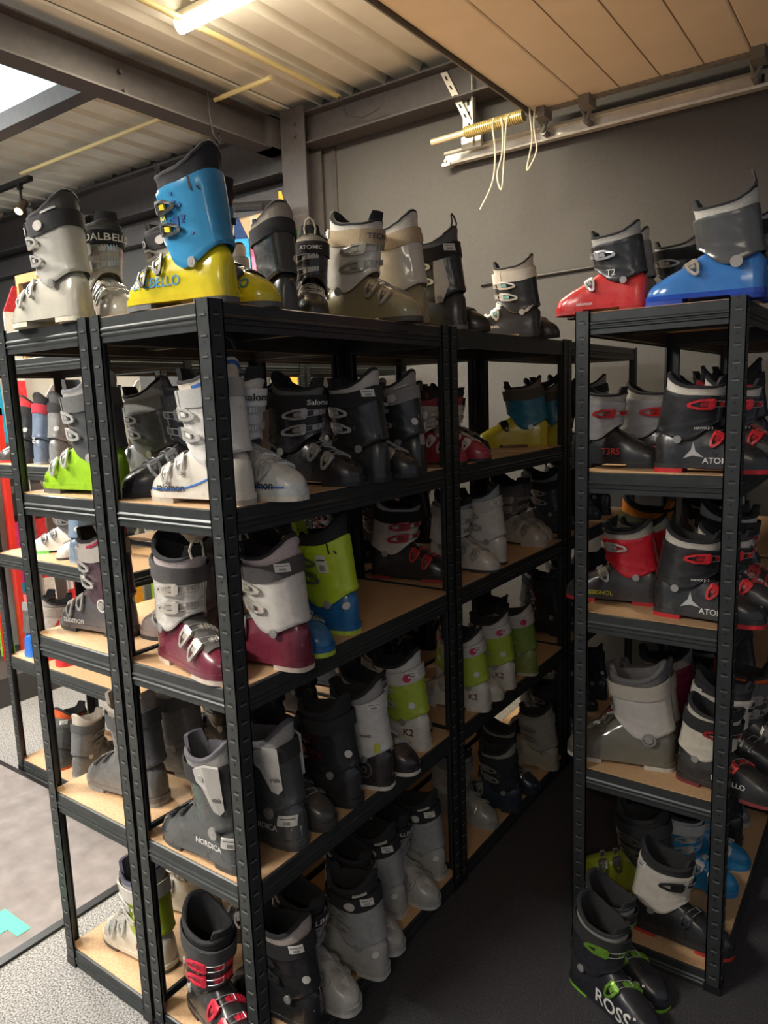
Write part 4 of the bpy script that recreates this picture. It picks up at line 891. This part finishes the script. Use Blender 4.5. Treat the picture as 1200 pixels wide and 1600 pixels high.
# ---------------------------------------------------------------- every boot: colourway, side, x, y, shelf height, heading, scale, label
BOOTS=[
 ('silver', 'L', -0.569, 0.022, 1.794, 181, 0.875, 'pearl grey ski boot, toe left, on the front edge of the left rack top', 0),
 ('silver', 'R', -0.52, 0.15, 1.794, -20, 0.875, 'pearl grey ski boot with lettered black strap, facing the camera on the rack top', 0),
 ('silver', 'L', -0.5, 0.295, 1.794, 184, 0.875, 'pearl grey ski boot with round strap button, half hidden behind the blue and yellow boot', 0),
 ('brownwhite', 'R', -0.755, 0.27, 1.794, 70, 0.857, 'white and taupe ski boot at the far left end of the rack top', 0),
 ('blueyellow', 'L', -0.143, 0.057, 1.794, 186, 0.901, 'tall blue and yellow ski boot on the corner of the rack top', 0),
 ('blueyellow', 'R', -0.135, 0.17, 1.794, 8, 0.875, 'yellow toed ski boot with blue cuff behind the tall blue and yellow one', 0),
 ('blackgreen', 'R', -0.206, 0.381, 1.794, 158, 0.805, 'black ski boot with a small green tag on its strap, on the rack top', 0),
 ('blackred', 'R', -0.464, 0.44, 1.794, 10, 0.787, 'black ski boot with red and white liner behind the yellow toe', 0),
 ('brownloop', 'R', -0.175, 0.514, 1.794, -50, 0.787, 'dark brown ski boot with a cream pull loop on the rack top', 0),
 ('navygrey', 'L', -0.39, 0.665, 1.794, 190, 0.787, 'dark ski boot with striped liner, left of the cream ski boot', 0),
 ('creamsmoke', 'R', -0.112, 0.689, 1.794, 2, 0.963, 'cream cuffed ski boot with smoky clear toe and beige strap, on the rack top', 0),
 ('creamsmoke', 'R', -0.197, 0.843, 1.794, 186, 0.997, 'white cuffed ski boot with dark smoky heel, back turned, right of the cream one', 0),
 ('blackwhite90', 'L', -0.146, 1.002, 1.794, 186, 0.919, 'black ski boot with white side panel at the end of the front rack top', 0),
 ('blacksmoke', 'R', -0.11, 1.115, 1.794, 14, 0.787, 'plain black ski boot toe poking out right of the white panelled boot', 0),
 ('teal', 'L', -0.113, 1.487, 1.794, 198, 0.875, 'black and white ski boot with pale turquoise levers, alone on the second rack top', 0),
 ('blackwhitetoe', 'R', -0.074, 1.605, 1.794, 6, 0.787, 'dark ski boot with white instep just right of the turquoise levered one', 0),
 ('t2red', 'L', 0.435, 0.95, 1.794, 184, 0.752, 'red ski boot with black cuff and white levers, on top of the right rack', 0),
 ('smokeclear', 'L', 0.43, 1.045, 1.794, 184, 0.752, 'smoky clear ski boot behind the red one on the right rack', 0),
 ('blackwhite', 'L', 0.538, 1.15, 1.794, 190, 0.7, 'small black ski boot with pale liner behind the red and blue ones', 0),
 ('redblackjr', 'L', 0.59, 1.25, 1.794, 190, 0.7, 'small red and black ski boot at the back of the right rack top', 0),
 ('bluejr', 'L', 0.687, 0.95, 1.794, 184, 0.849, 'blue ski boot with black cuff on the corner of the right rack top', 0),
 ('bluejr2', 'L', 0.74, 1.06, 1.794, 178, 0.77, 'blue ski boot with black cuff and yellow white strap end, right edge of the photo', 0),
 ('whiteredjr', 'L', 0.772, 1.16, 1.794, 180, 0.77, 'white ski boot with pink red strap, furthest right on the rack top', 0),
 ('xpro', 'L', -0.15, 0.079, 1.384, 183, 0.91, 'white ski boot with blue line, behind the corner upright on the second shelf', 0),
 ('xpro2', 'R', -0.088, 0.178, 1.384, 2, 0.91, 'white and blue grey ski boot with white lettered strap, toe out beside the corner upright', 0),
 ('yellowstripe', 'R', -0.459, 0.543, 1.384, 200, 0.875, 'beige ski boot with a mustard stripe down the back of the cuff', 0),
 ('allblack', 'L', -0.325, 0.17, 1.384, 235, 0.91, 'all black ski boot with grey wire levers between the lime and the white boots', 0),
 ('salblack', 'R', -0.123, 0.427, 1.384, 8, 0.875, 'large black ski boot with pale ladders and script lettering, toe out on the second shelf', 0),
 ('blacklabel', 'L', -0.107, 0.524, 1.384, 186, 0.875, 'black ski boot with pale liner and price label, heel out on the second shelf', 0),
 ('salblack', 'R', -0.079, 0.633, 1.384, 8, 0.831, 'black ski boot toe with silver emblem between the two heel out black boots', 0),
 ('blacksilver', 'L', -0.142, 0.75, 1.384, 188, 0.875, 'black ski boot with a silver grey spine, heel out before the middle uprights', 0),
 ('redwhite', 'R', -0.123, 0.987, 1.384, 5, 0.77, 'red ski boot with white cuff mostly hidden by the middle uprights', 0),
 ('redwhite', 'R', -0.102, 1.109, 1.384, 5, 0.77, 'dark red ski boot toe on the second rack just past the middle uprights', 0),
 ('blackgreyjr', 'R', -0.24, 1.18, 1.384, 8, 0.744, 'black and grey ski boot behind the dark red toe', 0),
 ('allblack', 'R', -0.25, 1.38, 1.384, 10, 0.787, 'black ski boot in the shade left of the blue and yellow junior boot', 0),
 ('blueyellowjr', 'L', -0.181, 1.703, 1.384, 198, 0.91, 'blue and yellow ski boot on the second shelf of the middle rack', 0),
 ('blueyellowjr', 'L', -0.16, 1.88, 1.384, 182, 0.849, 'blue and yellow ski boot behind the far upright of the middle rack', 0),
 ('atomicw', 'R', -0.185, 0.059, 1.0, -10, 0.919, 'white ski boot with wine red base, smoky toe and charcoal strap, behind the corner upright', 0),
 ('atomicw', 'L', -0.092, 0.171, 1.0, 184, 0.901, 'white ski boot with wine red heel turned outwards, right of the corner upright', 0),
 ('mauve', 'L', -0.378, 0.19, 1.0, 195, 0.875, 'faded mauve ski boot in the shade at the left of the third shelf', 0),
 ('limeblue', 'R', -0.109, 0.286, 1.0, -6, 0.893, 'lime and blue ski boot with toe out on the third shelf', 0),
 ('limeblue', 'L', -0.155, 0.414, 1.0, 192, 0.919, 'lime and blue ski boot with price label, heel out on the third shelf', 0),
 ('whiteblackred', 'R', -0.205, 0.985, 1.0, 14, 0.919, 'black ski boot with wide white cuff and red levers behind the middle uprights', 0),
 ('whitetoe', 'R', -0.121, 1.185, 1.0, 4, 0.831, 'white ski boot with toe out on the third shelf of the middle rack', 0),
 ('whitetoe', 'L', -0.154, 1.286, 1.0, 192, 0.875, 'white ski boot with heel out and price label on its back', 0),
 ('whitegrey', 'R', -0.15, 1.665, 1.0, -4, 0.875, 'white and charcoal ski boot with toe out near the far upright', 0),
 ('whitegrey', 'R', -0.17, 1.77, 1.0, 0, 0.831, 'white and charcoal ski boot, last one on the third shelf of the middle rack', 0),
 ('nordica', 'R', -0.198, 0.059, 0.542, 178, 0.954, 'dark grey ski boot with pale side plate standing left of the corner upright', 0),
 ('nordica', 'R', -0.155, 0.176, 0.542, 186, 0.954, 'dark grey ski boot with pale side plate and price label, right of the corner upright', 0),
 ('blackredtoe', 'R', -0.135, 0.282, 0.542, 2, 0.875, 'worn black ski boot with red details, toe out on the fourth shelf', 0),
 ('blackheel', 'L', -0.145, 0.388, 0.542, 188, 0.919, 'matt black ski boot with round white sticker, heel out on the fourth shelf', 0),
 ('headwhite', 'L', -0.125, 0.497, 0.542, 192, 0.927, 'white ski boot with black base and a yellow tab, heel out on the fourth shelf', 0),
 ('headwhite', 'R', -0.105, 0.62, 0.542, 0, 0.893, 'white ski boot with black toe cap and white sole, fourth shelf', 0),
 ('limewhite', 'L', -0.16, 0.745, 0.542, 188, 0.945, 'lime and white ski boot before the middle uprights on the fourth shelf', 0),
 ('greybuckle', 'R', -0.2, 0.85, 0.542, 2, 0.831, 'pale grey ski boot squeezed against the middle uprights on the fourth shelf', 0),
 ('limewhite', 'L', -0.118, 1.079, 0.542, 190, 0.875, 'nearest lime and white ski boot on the middle rack', 0),
 ('limewhite', 'R', -0.117, 1.194, 0.542, 4, 0.831, 'white ski boot toe between two lime and white cuffs', 0),
 ('limewhite', 'L', -0.128, 1.295, 0.542, 190, 0.875, 'second lime and white ski boot with heel out on the middle rack', 0),
 ('limegrey', 'L', -0.109, 1.456, 0.542, 190, 0.857, 'olive lime ski boot with white levers, furthest lime one of the row', 0),
 ('allblack', 'R', -0.2, 1.62, 0.542, 4, 0.805, 'black ski boot with pale sticker past the olive lime one', 0),
 ('blackredlever', 'R', -0.19, 0.059, 0.055, -12, 0.963, 'black ski boot with bright red levers on the bottom shelf', 0),
 ('blackstar', 'L', -0.13, 0.18, 0.055, 184, 0.919, 'black ski boot with price label and round sticker, heel out on the bottom shelf', 0),
 ('dalsilver', 'R', -0.084, 0.286, 0.055, -3, 0.91, 'nearest silver ski boot with toe out on the bottom shelf', 0),
 ('dalsilver', 'L', -0.088, 0.402, 0.055, 187, 0.91, 'nearest silver ski boot with heel out on the bottom shelf', 0),
 ('dalsilver', 'R', -0.1, 0.515, 0.055, -3, 0.893, 'middle silver ski boot with toe out on the bottom shelf', 0),
 ('dalsilver', 'L', -0.175, 0.62, 0.055, 187, 0.893, 'middle silver ski boot with heel out on the bottom shelf', 0),
 ('dalsilver', 'R', -0.112, 0.73, 0.055, -3, 0.893, 'furthest silver ski boot with toe out on the bottom shelf', 0),
 ('dalsilver', 'L', -0.165, 0.839, 0.055, 187, 0.893, 'furthest silver ski boot with heel out beside the middle uprights', 0),
 ('silverwhite', 'R', -0.145, 1.193, 0.055, -2, 0.875, 'silver and white ski boot at the start of the middle rack bottom shelf', 0),
 ('navydark', 'L', -0.106, 1.31, 0.055, 190, 0.831, 'dark ski boot with pale strap next to the silver and white one', 0),
 ('navydark', 'R', -0.104, 1.481, 0.055, 0, 0.831, 'dark blue ski boot with pale lever on the middle rack bottom shelf', 0),
 ('creamheel', 'L', -0.114, 1.678, 0.055, 188, 0.849, 'cream ski boot with heel out, furthest on the bottom shelf', 0),
 ('limejr', 'L', -0.595, 0.083, 1.384, 184, 0.945, 'bright lime ski boot with charcoal cuff and silver levers on the left rack', 0),
 ('greywhite', 'L', -0.62, 0.27, 1.384, 188, 0.875, 'grey ski boot with white liner behind the bright lime one', 0),
 ('xprored', 'L', -0.651, 0.115, 1.0, 184, 0.893, 'charcoal and wine red ski boot with pale ringed levers on the left rack', 0),
 ('greyold', 'R', -0.6, 0.12, 0.542, 184, 0.945, 'worn grey ski boot with pale liner near the edge of the left rack', 0),
 ('greyold', 'R', -0.62, 0.27, 0.542, 186, 0.919, 'worn grey ski boot tucked behind its twin on the left rack', 0),
 ('limewhitebig', 'L', -0.6, 0.11, 0.055, 181, 0.919, 'cream and lime ski boot on the bottom shelf of the left rack', 0),
 ('creamold', 'L', -0.635, 0.3, 0.055, 190, 0.875, 'old cream ski boot behind the cream and lime one', 0),
 ('blackold', 'L', -0.362, 0.32, 0.055, 200, 0.831, 'black ski boot in the shade of the bottom shelf behind the corner', 0),
 ('redboot', 'L', -1.96, 0.692, 1.384, 250, 0.831, 'red and black ski boot at the left edge of the photo', 0),
 ('bluegrey', 'L', -1.703, 0.692, 1.384, 95, 0.857, 'slate blue ski boot with pale lettering down its back', 0),
 ('greyclear', 'R', -1.59, 0.692, 1.384, 95, 0.857, 'smoky grey ski boot right of the slate blue one', 0),
 ('blackdark', 'R', -1.823, 0.692, 1.384, 95, 0.831, 'black ski boot left of the slate blue one', 0),
 ('greenring', 'L', -1.795, 0.692, 1.0, 215, 0.831, 'black and white ski boot with a green ring on its ankle', 0),
 ('whitetoe', 'L', -1.629, 0.692, 1.0, 265, 0.744, 'small white ski boot with its toe at the shelf edge', 0),
 ('slatejr', 'R', -1.527, 0.692, 1.0, 95, 0.831, 'slate blue ski boot with white round sticker, heel out', 0),
 ('blueblack', 'L', -1.96, 0.692, 0.542, 100, 0.857, 'charcoal ski boot with bright blue base', 0),
 ('whitered', 'R', -1.823, 0.692, 0.542, 80, 0.857, 'white ski boot with red chevron and red base', 0),
 ('whitered', 'L', -1.695, 0.692, 0.542, 265, 0.831, 'white and red ski boot behind the left rack upright', 0),
 ('blackorange', 'R', -1.811, 0.692, 0.055, 95, 0.831, 'black ski boot with orange lined cuff near the floor', 0),
 ('greyold', 'R', -1.678, 0.692, 0.055, 95, 0.831, 'grey ski boot near the floor right of the orange lined one', 0),
 ('whitered', 'L', -1.913, 0.692, 0.055, 260, 0.656, 'small white and red ski boot near the floor at the left', 0),
 ('creamold', 'L', -0.6, 0.42, 1.0, 182, 0.875, 'cream ski boot on the back shelf, seen above the lime and blue pair', 0),
 ('whiteblackred', 'L', -0.6, 0.58, 1.0, 180, 0.875, 'white and black ski boot on the back shelf, seen through the rack', 0),
 ('navydark', 'L', -0.6, 0.74, 1.0, 181, 0.875, 'dark ski boot on the back shelf, third from the left rack end', 0),
 ('allblack', 'L', -0.6, 0.44, 0.542, 180, 0.875, 'black ski boot on the back shelf behind the grey plated boots', 0),
 ('navygrey', 'L', -0.6, 0.6, 0.542, 182, 0.875, 'navy and grey ski boot on the back shelf at the fourth level', 0),
 ('blackredtoe', 'L', -0.6, 0.76, 0.542, 182, 0.875, 'black and red ski boot on the back shelf at the fourth level', 0),
 ('navydark', 'L', -0.6, 0.408, 1.384, 180, 0.875, 'dark blue ski boot on the back shelf at the second level', 0),
 ('redboot', 'L', -0.726, 0.58, 1.384, 182, 0.831, 'red ski boot glimpsed behind the black boots of the second shelf', 0),
 ('allblack', 'L', -0.6, 0.74, 1.384, 180, 0.875, 'black ski boot on the back shelf near the middle of the second level', 0),
 ('greywhite', 'L', -0.644, 0.62, 1.794, 182, 0.831, 'grey ski boot at the back of the rack top', 0),
 ('t3', 'R', 0.448, 1.045, 1.384, 0, 0.805, 'silver and black ski boot with grey liner at the left of the right rack', 0),
 ('t3', 'R', 0.546, 1.142, 1.384, 0, 0.805, 'silver and black ski boot behind its twin on the right rack', 0),
 ('atomjr', 'R', 0.71, 0.972, 1.384, 2, 0.857, 'black ski boot with red levers and star, second shelf of the right rack', 0),
 ('atomjr', 'R', 0.776, 1.066, 1.384, 4, 0.831, 'black ski boot with red levers behind its twin on the second shelf', 0),
 ('whiteredjr', 'R', 0.73, 1.253, 1.384, 10, 0.875, 'white ski boot with red trim beyond the right rack upright', 0),
 ('rossired', 'L', 0.446, 1.04, 1.0, 186, 0.831, 'red and black ski boot with silver levers on the third shelf of the right rack', 0),
 ('rossired', 'L', 0.46, 1.135, 1.0, 188, 0.831, 'red ski boot behind its twin on the third shelf of the right rack', 0),
 ('oliveorange', 'R', 0.52, 1.264, 1.0, 20, 0.919, 'olive ski boot with orange pull tabs at the back of the third shelf', 0),
 ('atomjr', 'R', 0.714, 0.976, 1.0, -1, 0.857, 'black ski boot with red levers and star, third shelf of the right rack', 0),
 ('atomjr', 'R', 0.77, 1.069, 1.0, 2, 0.831, 'black ski boot with red levers behind its twin on the third shelf', 0),
 ('blackwhite', 'L', 0.6, 1.411, 1.0, 175, 0.963, 'black ski boot with white straps deep in the third shelf', 0),
 ('whiteblackred', 'R', 0.76, 1.19, 1.0, 10, 0.919, 'white and black ski boot beyond the upright on the third shelf', 0),
 ('techwhite', 'R', 0.489, 0.998, 0.542, 190, 0.945, 'white ski boot with smoky grey shell and white sole on the right rack', 0),
 ('techwhite', 'R', 0.49, 1.093, 0.542, 190, 0.875, 'white ski boot behind its twin on the fourth shelf of the right rack', 0),
 ('dalwb', 'R', 0.776, 0.976, 0.542, -8, 0.831, 'white and black ski boot with red details, toe right, on the right rack', 0),
 ('magenta', 'L', 0.513, 1.2, 0.542, 185, 0.919, 'dark magenta ski boot at the back of the fourth shelf', 0),
 ('blackorange', 'R', 0.807, 1.206, 0.542, 10, 0.919, 'black ski boot with orange collar behind the right rack upright', 0),
 ('whiteblack', 'R', 0.78, 1.097, 0.542, 6, 0.919, 'white and black ski boot with red sole at the right edge', 0),
 ('greenblack', 'L', 0.475, 1.13, 0.055, 186, 0.919, 'olive green ski boot with black cuff on the bottom shelf of the right rack', 0),
 ('whiteblack', 'R', 0.67, 0.985, 0.055, 2, 0.875, 'white cuffed ski boot with black base on the bottom shelf of the right rack', 0),
 ('bluewhite', 'R', 0.64, 1.25, 0.055, 8, 0.831, 'sky blue and white ski boot on the bottom shelf of the right rack', 0),
 ('bluewhite', 'R', 0.65, 1.4, 0.055, 12, 0.831, 'sky blue ski boot behind its twin on the bottom shelf of the right rack', 0),
 ('rossfloor', 'R', 0.575, 0.703, 0.0, -22, 0.893, 'black ski boot with green and white lettering standing on the floor', 0),
 ('rossfloor', 'R', 0.56, 0.814, 0.0, -18, 0.875, 'black ski boot behind the lettered one on the floor', 0),
 ('allblack', 'L', -0.6, 1.0, 1.384, 182, 0.852, 'black ski boot, first along the second shelf, middle back rack', 0),
 ('navydark', 'R', -0.6, 1.13, 1.384, 2, 0.84, 'dark blue ski boot, second along the second shelf, middle back rack', 0),
 ('greyold', 'R', -0.6, 1.26, 1.384, 182, 0.866, 'worn grey ski boot, third along the second shelf, middle back rack', 0),
 ('blackheel', 'R', -0.6, 1.39, 1.384, 2, 0.845, 'matt black ski boot, fourth along the second shelf, middle back rack', 0),
 ('navygrey', 'L', -0.6, 1.52, 1.384, 182, 0.837, 'navy and grey ski boot, fifth along the second shelf, middle back rack', 0),
 ('allblack', 'R', -0.6, 1.68, 1.384, 2, 0.866, 'black ski boot, sixth along the second shelf, middle back rack', 0),
 ('blackheel', 'L', -0.6, 1.0, 1.0, 182, 0.912, 'matt black ski boot, first along the third shelf, middle back rack', 0),
 ('allblack', 'R', -0.6, 1.13, 1.0, 2, 0.901, 'black ski boot, second along the third shelf, middle back rack', 0),
 ('mauve', 'L', -0.6, 1.26, 1.0, 182, 0.898, 'faded mauve ski boot, third along the third shelf, middle back rack', 0),
 ('navydark', 'R', -0.6, 1.39, 1.0, 2, 0.851, 'dark blue ski boot, fourth along the third shelf, middle back rack', 0),
 ('blackredtoe', 'L', -0.6, 1.52, 1.0, 182, 0.878, 'black and red ski boot, fifth along the third shelf, middle back rack', 0),
 ('blackheel', 'R', -0.6, 1.68, 1.0, 2, 0.855, 'matt black ski boot, sixth along the third shelf, middle back rack', 0),
 ('navydark', 'L', -0.6, 1.0, 0.542, 181, 0.846, 'dark blue ski boot, first along the fourth shelf, middle back rack', 0),
 ('greyold', 'L', -0.6, 1.13, 0.542, 1, 0.841, 'worn grey ski boot, second along the fourth shelf, middle back rack', 0),
 ('allblack', 'L', -0.6, 1.26, 0.542, 181, 0.85, 'black ski boot, third along the fourth shelf, middle back rack', 0),
 ('navygrey', 'R', -0.6, 1.39, 0.542, 1, 0.912, 'navy and grey ski boot, fourth along the fourth shelf, middle back rack', 0),
 ('allblack', 'L', -0.6, 1.52, 0.542, 181, 0.904, 'black ski boot, fifth along the fourth shelf, middle back rack', 0),
 ('blackheel', 'R', -0.6, 1.68, 0.542, 1, 0.902, 'matt black ski boot, sixth along the fourth shelf, middle back rack', 0),
 ('allblack', 'L', -0.6, 1.0, 0.055, 181, 0.901, 'black ski boot, first along the bottom shelf, middle back rack', 0),
 ('blackheel', 'R', -0.6, 1.13, 0.055, 1, 0.848, 'matt black ski boot, second along the bottom shelf, middle back rack', 0),
 ('navydark', 'L', -0.6, 1.26, 0.055, 181, 0.858, 'dark blue ski boot, third along the bottom shelf, middle back rack', 0),
 ('greyold', 'L', -0.6, 1.39, 0.055, 1, 0.886, 'worn grey ski boot, fourth along the bottom shelf, middle back rack', 0),
 ('allblack', 'L', -0.6, 1.52, 0.055, 181, 0.895, 'black ski boot, fifth along the bottom shelf, middle back rack', 0),
 ('navygrey', 'R', -0.6, 1.68, 0.055, 1, 0.906, 'navy and grey ski boot, sixth along the bottom shelf, middle back rack', 0),
 ('allblack', 'L', -0.18, 1.95, 1.384, 182, 0.908, 'black ski boot, first along the second shelf, furthest back rack', 0),
 ('navydark', 'R', -0.18, 2.05, 1.384, 2, 0.839, 'dark blue ski boot, second along the second shelf, furthest back rack', 0),
 ('blackheel', 'L', -0.18, 2.18, 1.384, 182, 0.884, 'matt black ski boot, third along the second shelf, furthest back rack', 0),
 ('allblack', 'R', -0.18, 2.33, 1.384, 2, 0.89, 'black ski boot, fourth along the second shelf, furthest back rack', 0),
 ('navygrey', 'L', -0.18, 2.48, 1.384, 182, 0.876, 'navy and grey ski boot, fifth along the second shelf, furthest back rack', 0),
 ('navygrey', 'L', -0.18, 1.95, 1.0, 181, 0.847, 'navy and grey ski boot, first along the third shelf, furthest back rack', 0),
 ('allblack', 'R', -0.18, 2.05, 1.0, 1, 0.873, 'black ski boot, second along the third shelf, furthest back rack', 0),
 ('blackheel', 'L', -0.18, 2.18, 1.0, 181, 0.839, 'matt black ski boot, third along the third shelf, furthest back rack', 0),
 ('navydark', 'R', -0.18, 2.33, 1.0, 1, 0.913, 'dark blue ski boot, fourth along the third shelf, furthest back rack', 0),
 ('allblack', 'L', -0.18, 2.48, 1.0, 181, 0.907, 'black ski boot, fifth along the third shelf, furthest back rack', 0),
 ('blackheel', 'L', -0.18, 1.95, 0.542, 182, 0.879, 'matt black ski boot, first along the fourth shelf, furthest back rack', 0),
 ('navydark', 'R', -0.18, 2.05, 0.542, 2, 0.858, 'dark blue ski boot, second along the fourth shelf, furthest back rack', 0),
 ('allblack', 'L', -0.18, 2.18, 0.542, 182, 0.911, 'black ski boot, third along the fourth shelf, furthest back rack', 0),
 ('greyold', 'L', -0.18, 2.33, 0.542, 2, 0.881, 'worn grey ski boot, fourth along the fourth shelf, furthest back rack', 0),
 ('allblack', 'L', -0.18, 2.48, 0.542, 182, 0.908, 'black ski boot, fifth along the fourth shelf, furthest back rack', 0),
 ('allblack', 'L', -0.18, 1.95, 0.055, 181, 0.905, 'black ski boot, first along the bottom shelf, furthest back rack', 0),
 ('greyold', 'L', -0.18, 2.05, 0.055, 1, 0.876, 'worn grey ski boot, second along the bottom shelf, furthest back rack', 0),
 ('navydark', 'L', -0.18, 2.18, 0.055, 181, 0.867, 'dark blue ski boot, third along the bottom shelf, furthest back rack', 0),
 ('allblack', 'R', -0.18, 2.33, 0.055, 1, 0.884, 'black ski boot, fourth along the bottom shelf, furthest back rack', 0),
 ('blackheel', 'L', -0.18, 2.48, 0.055, 181, 0.869, 'matt black ski boot, fifth along the bottom shelf, furthest back rack', 0),
 ('blackheel', 'L', 0.6, 1.38, 1.384, 182, 0.845, 'matt black ski boot, first along the second shelf, right rack', 0),
 ('t3', 'R', 0.6, 1.52, 1.384, 2, 0.858, 'silver and black ski boot, second along the second shelf, right rack', 0),
 ('allblack', 'L', 0.6, 1.66, 1.384, 182, 0.902, 'black ski boot, third along the second shelf, right rack', 0),
 ('allblack', 'L', 0.6, 1.53, 1.0, 182, 0.835, 'black ski boot, first along the third shelf, right rack', 0),
 ('navydark', 'R', 0.6, 1.67, 1.0, 2, 0.835, 'dark blue ski boot, second along the third shelf, right rack', 0),
 ('navydark', 'L', 0.6, 1.38, 0.542, 182, 0.886, 'dark blue ski boot, first along the fourth shelf, right rack', 0),
 ('blackheel', 'R', 0.6, 1.52, 0.542, 2, 0.856, 'matt black ski boot, second along the fourth shelf, right rack', 0),
 ('allblack', 'L', 0.6, 1.66, 0.542, 182, 0.878, 'black ski boot, third along the fourth shelf, right rack', 0),
 ('allblack', 'L', 0.6, 1.54, 0.055, 182, 0.872, 'black ski boot, first along the bottom shelf, right rack', 0),
 ('greyold', 'L', 0.6, 1.68, 0.055, 2, 0.861, 'worn grey ski boot, second along the bottom shelf, right rack', 0),
 ('allblack', 'L', -0.6, 0.55, 0.055, 182, 0.919, 'black ski boot, first along the bottom shelf, left rack back shelf', 0),
 ('navydark', 'R', -0.6, 0.68, 0.055, 2, 0.848, 'dark blue ski boot, second along the bottom shelf, left rack back shelf', 0),
 ('blackheel', 'L', -0.6, 0.8, 0.055, 182, 0.867, 'matt black ski boot, third along the bottom shelf, left rack back shelf', 0),
]
for a_ in BOOTS: boot(*a_)
# ---------------------------------------------------------------- skis and racks along the left
def ski(x,y,z,L_,lean,rz,cols,label,w_=.09):
    t=empty('ski',(x,y,z),rz); t.rotation_euler=(0,lean,rz); tag(t,label,'ski','skis on the wall display')
    mb=MB(); n=16; V=[];F=[]
    for i in range(n+1):
        f=i/n; zz=f*L_; hw=w_/2*(.9-.22*math.sin(PI*f)+(.12 if f>.8 else 0))
        if f>.92: hw*=1-((f-.92)/.08)**2*.75
        bx=.10*max(0,(f-.9)/.1)**2
        for s_ in(-hw,hw): V+=[(bx-.006,s_,zz),(bx+.006,s_,zz)]
    for i in range(n):
        a=i*4;b_=a+4
        F+=[(a,b_,b_+1,a+1),(a+2,a+3,b_+3,b_+2),(a,a+2,b_+2,b_),(a+1,b_+1,b_+3,a+3)]
    F+=[(0,1,3,2),(n*4,n*4+2,n*4+3,n*4+1)]
    I=[]
    for i in range(n): I+=[(i//3)%len(cols)]*4
    I+=[0,0]
    mb.add(V,F); mb.I=I; mb.build('ski_body',[mat('plastic',c,.25) for c in cols],t,smooth=False)
    mb=MB(); mb.prism([(.006,L_*.36),(.045,L_*.38),(.045,L_*.44),(.016,L_*.46),(.016,L_*.52),(.04,L_*.54),(.006,L_*.58)],'y',-.03,.03); mb.build('binding',[mat('plastic',(.03,.03,.03))],t)
    return t
def wood_bar(name,b,label,cat,m_): 
    mb=MB(); mb.box(*b); return tag(mb.build(name,[m_]),label,cat)
PLW=mat('plywood',(.52,.36,.20),.6)
# low plinth
o=MB(); o.box(-3.35,-2.82,.2,2.28,0,.16); tag(o.build('display_plinth',[mat('plinth_paint',(.05,.045,.045),.6)]),'low dark plinth under the ski display at the left','plinth')
# display frame behind, red uprights
RF=mat('red_frame',(.60,.03,.02),.4)
for i,(y,l_) in enumerate(((.62,'red upright of the ski display, nearest one at the left edge'),(1.02,'red upright of the ski display between the left racks'),(1.5,'red upright of the ski display further back'))):
    mb=MB(); mb.box(-3.12,-3.07,y,y+.03,.16,1.62); mb.box(-3.12,-3.07,y+.10,y+.13,.16,1.62); mb.box(-3.12,-3.07,y,y+.13,1.58,1.62); tag(mb.build('display_upright',[RF]),l_,'display upright','ski display uprights')
cols=[[(.6,.03,.03),(.65,.62,.58)],[(.03,.25,.6),(.6,.6,.6),(.7,.3,.02)],[(.65,.62,.6),(.05,.05,.06)],[(.65,.28,.02),(.04,.04,.05)],[(.3,.6,.05),(.65,.65,.62)],[(.02,.3,.5),(.6,.05,.2),(.6,.6,.6)],[(.62,.60,.55),(.6,.04,.05)]]
nm=['red and white ski','blue white and orange ski','white and black ski','orange and black ski','lime and white ski','blue and pink ski','cream and red ski']
for k in range(12):
    c=k%7; ski(-3.18,.46+k*.155,.165,(2.16 if 5<=k<=6 else 1.55+.03*(k%3)),math.radians(-4),0,cols[c],'%s leaning on the display, place %s from the front'%(nm[c],['first','second','third','fourth','fifth','sixth','seventh','eighth','ninth','tenth','eleventh','twelfth','thirteenth','fourteenth'][k]))
# a white poster wall behind the skis
mb=MB(); mb.box(-3.36,-3.33,.2,2.28,.16,1.86); tag(mb.build('display_board',[mat('display_white',(.50,.49,.46),.6)]),'pale board behind the leaning skis','display board')
for y in (1.17,1.47):
    mb=MB(); mb.box(-3.36,-3.10,y,y+.025,2.36,2.41); mb.box(-3.36,-3.33,y,y+.025,1.8601,2.36); mb.tube([(-3.11,y+.012,2.385),(-3.06,y+.012,2.385)],.024,8); tag(mb.build('ski_hook',[mat('brass_part',(.4,.25,.1),.4)]),'bronze coloured hook arm on top of the ski display, %s one'%('near' if y<1.3 else 'far'),'hook','ski display hooks')
# ski rack by the column
t=empty('ski_stand',(-2.35,2.50,0)); tag(t,'black metal ski stand beside the column with plywood cross boards','ski stand')
mb=MB()
for yy,zz in ((-.14,2.78),(.06,2.84)):
    mb.tube([(-.42,yy-.12,zz+.03),(.20,yy+.04,zz-.01)],.022,8)
mb.tube([(.17,.06,.0),(.17,.06,2.83)],.018,8); mb.tube([(-.40,-.05,.0),(-.40,-.05,2.84)],.018,8)
mb.build('stand_frame',[BLACK],t)
mb=MB(); mb.box(-.40,.16,.085,.105,2.66,2.80); mb.build('cross_board',[PLW],t)
mb=MB(); mb.box(-.40,-.12,.085,.105,2.48,2.60); mb.build('cross_board',[PLW],t)
ski(-2.06,2.49,.002,2.83,0,math.radians(-60),[(.75,.36,.03),(.72,.33,.03)],'orange ski standing against the column',.07)
ski(-2.42,2.47,.98,1.76,0,math.radians(-60),[(.02,.28,.60),(.03,.08,.25)],'blue ski hanging in the stand left of the column',.10)
ski(-2.30,2.49,.98,1.75,0,math.radians(-60),[(.60,.60,.52),(.62,.06,.18),(.55,.58,.5)],'cream and pink ski hanging in the stand left of the column',.10)
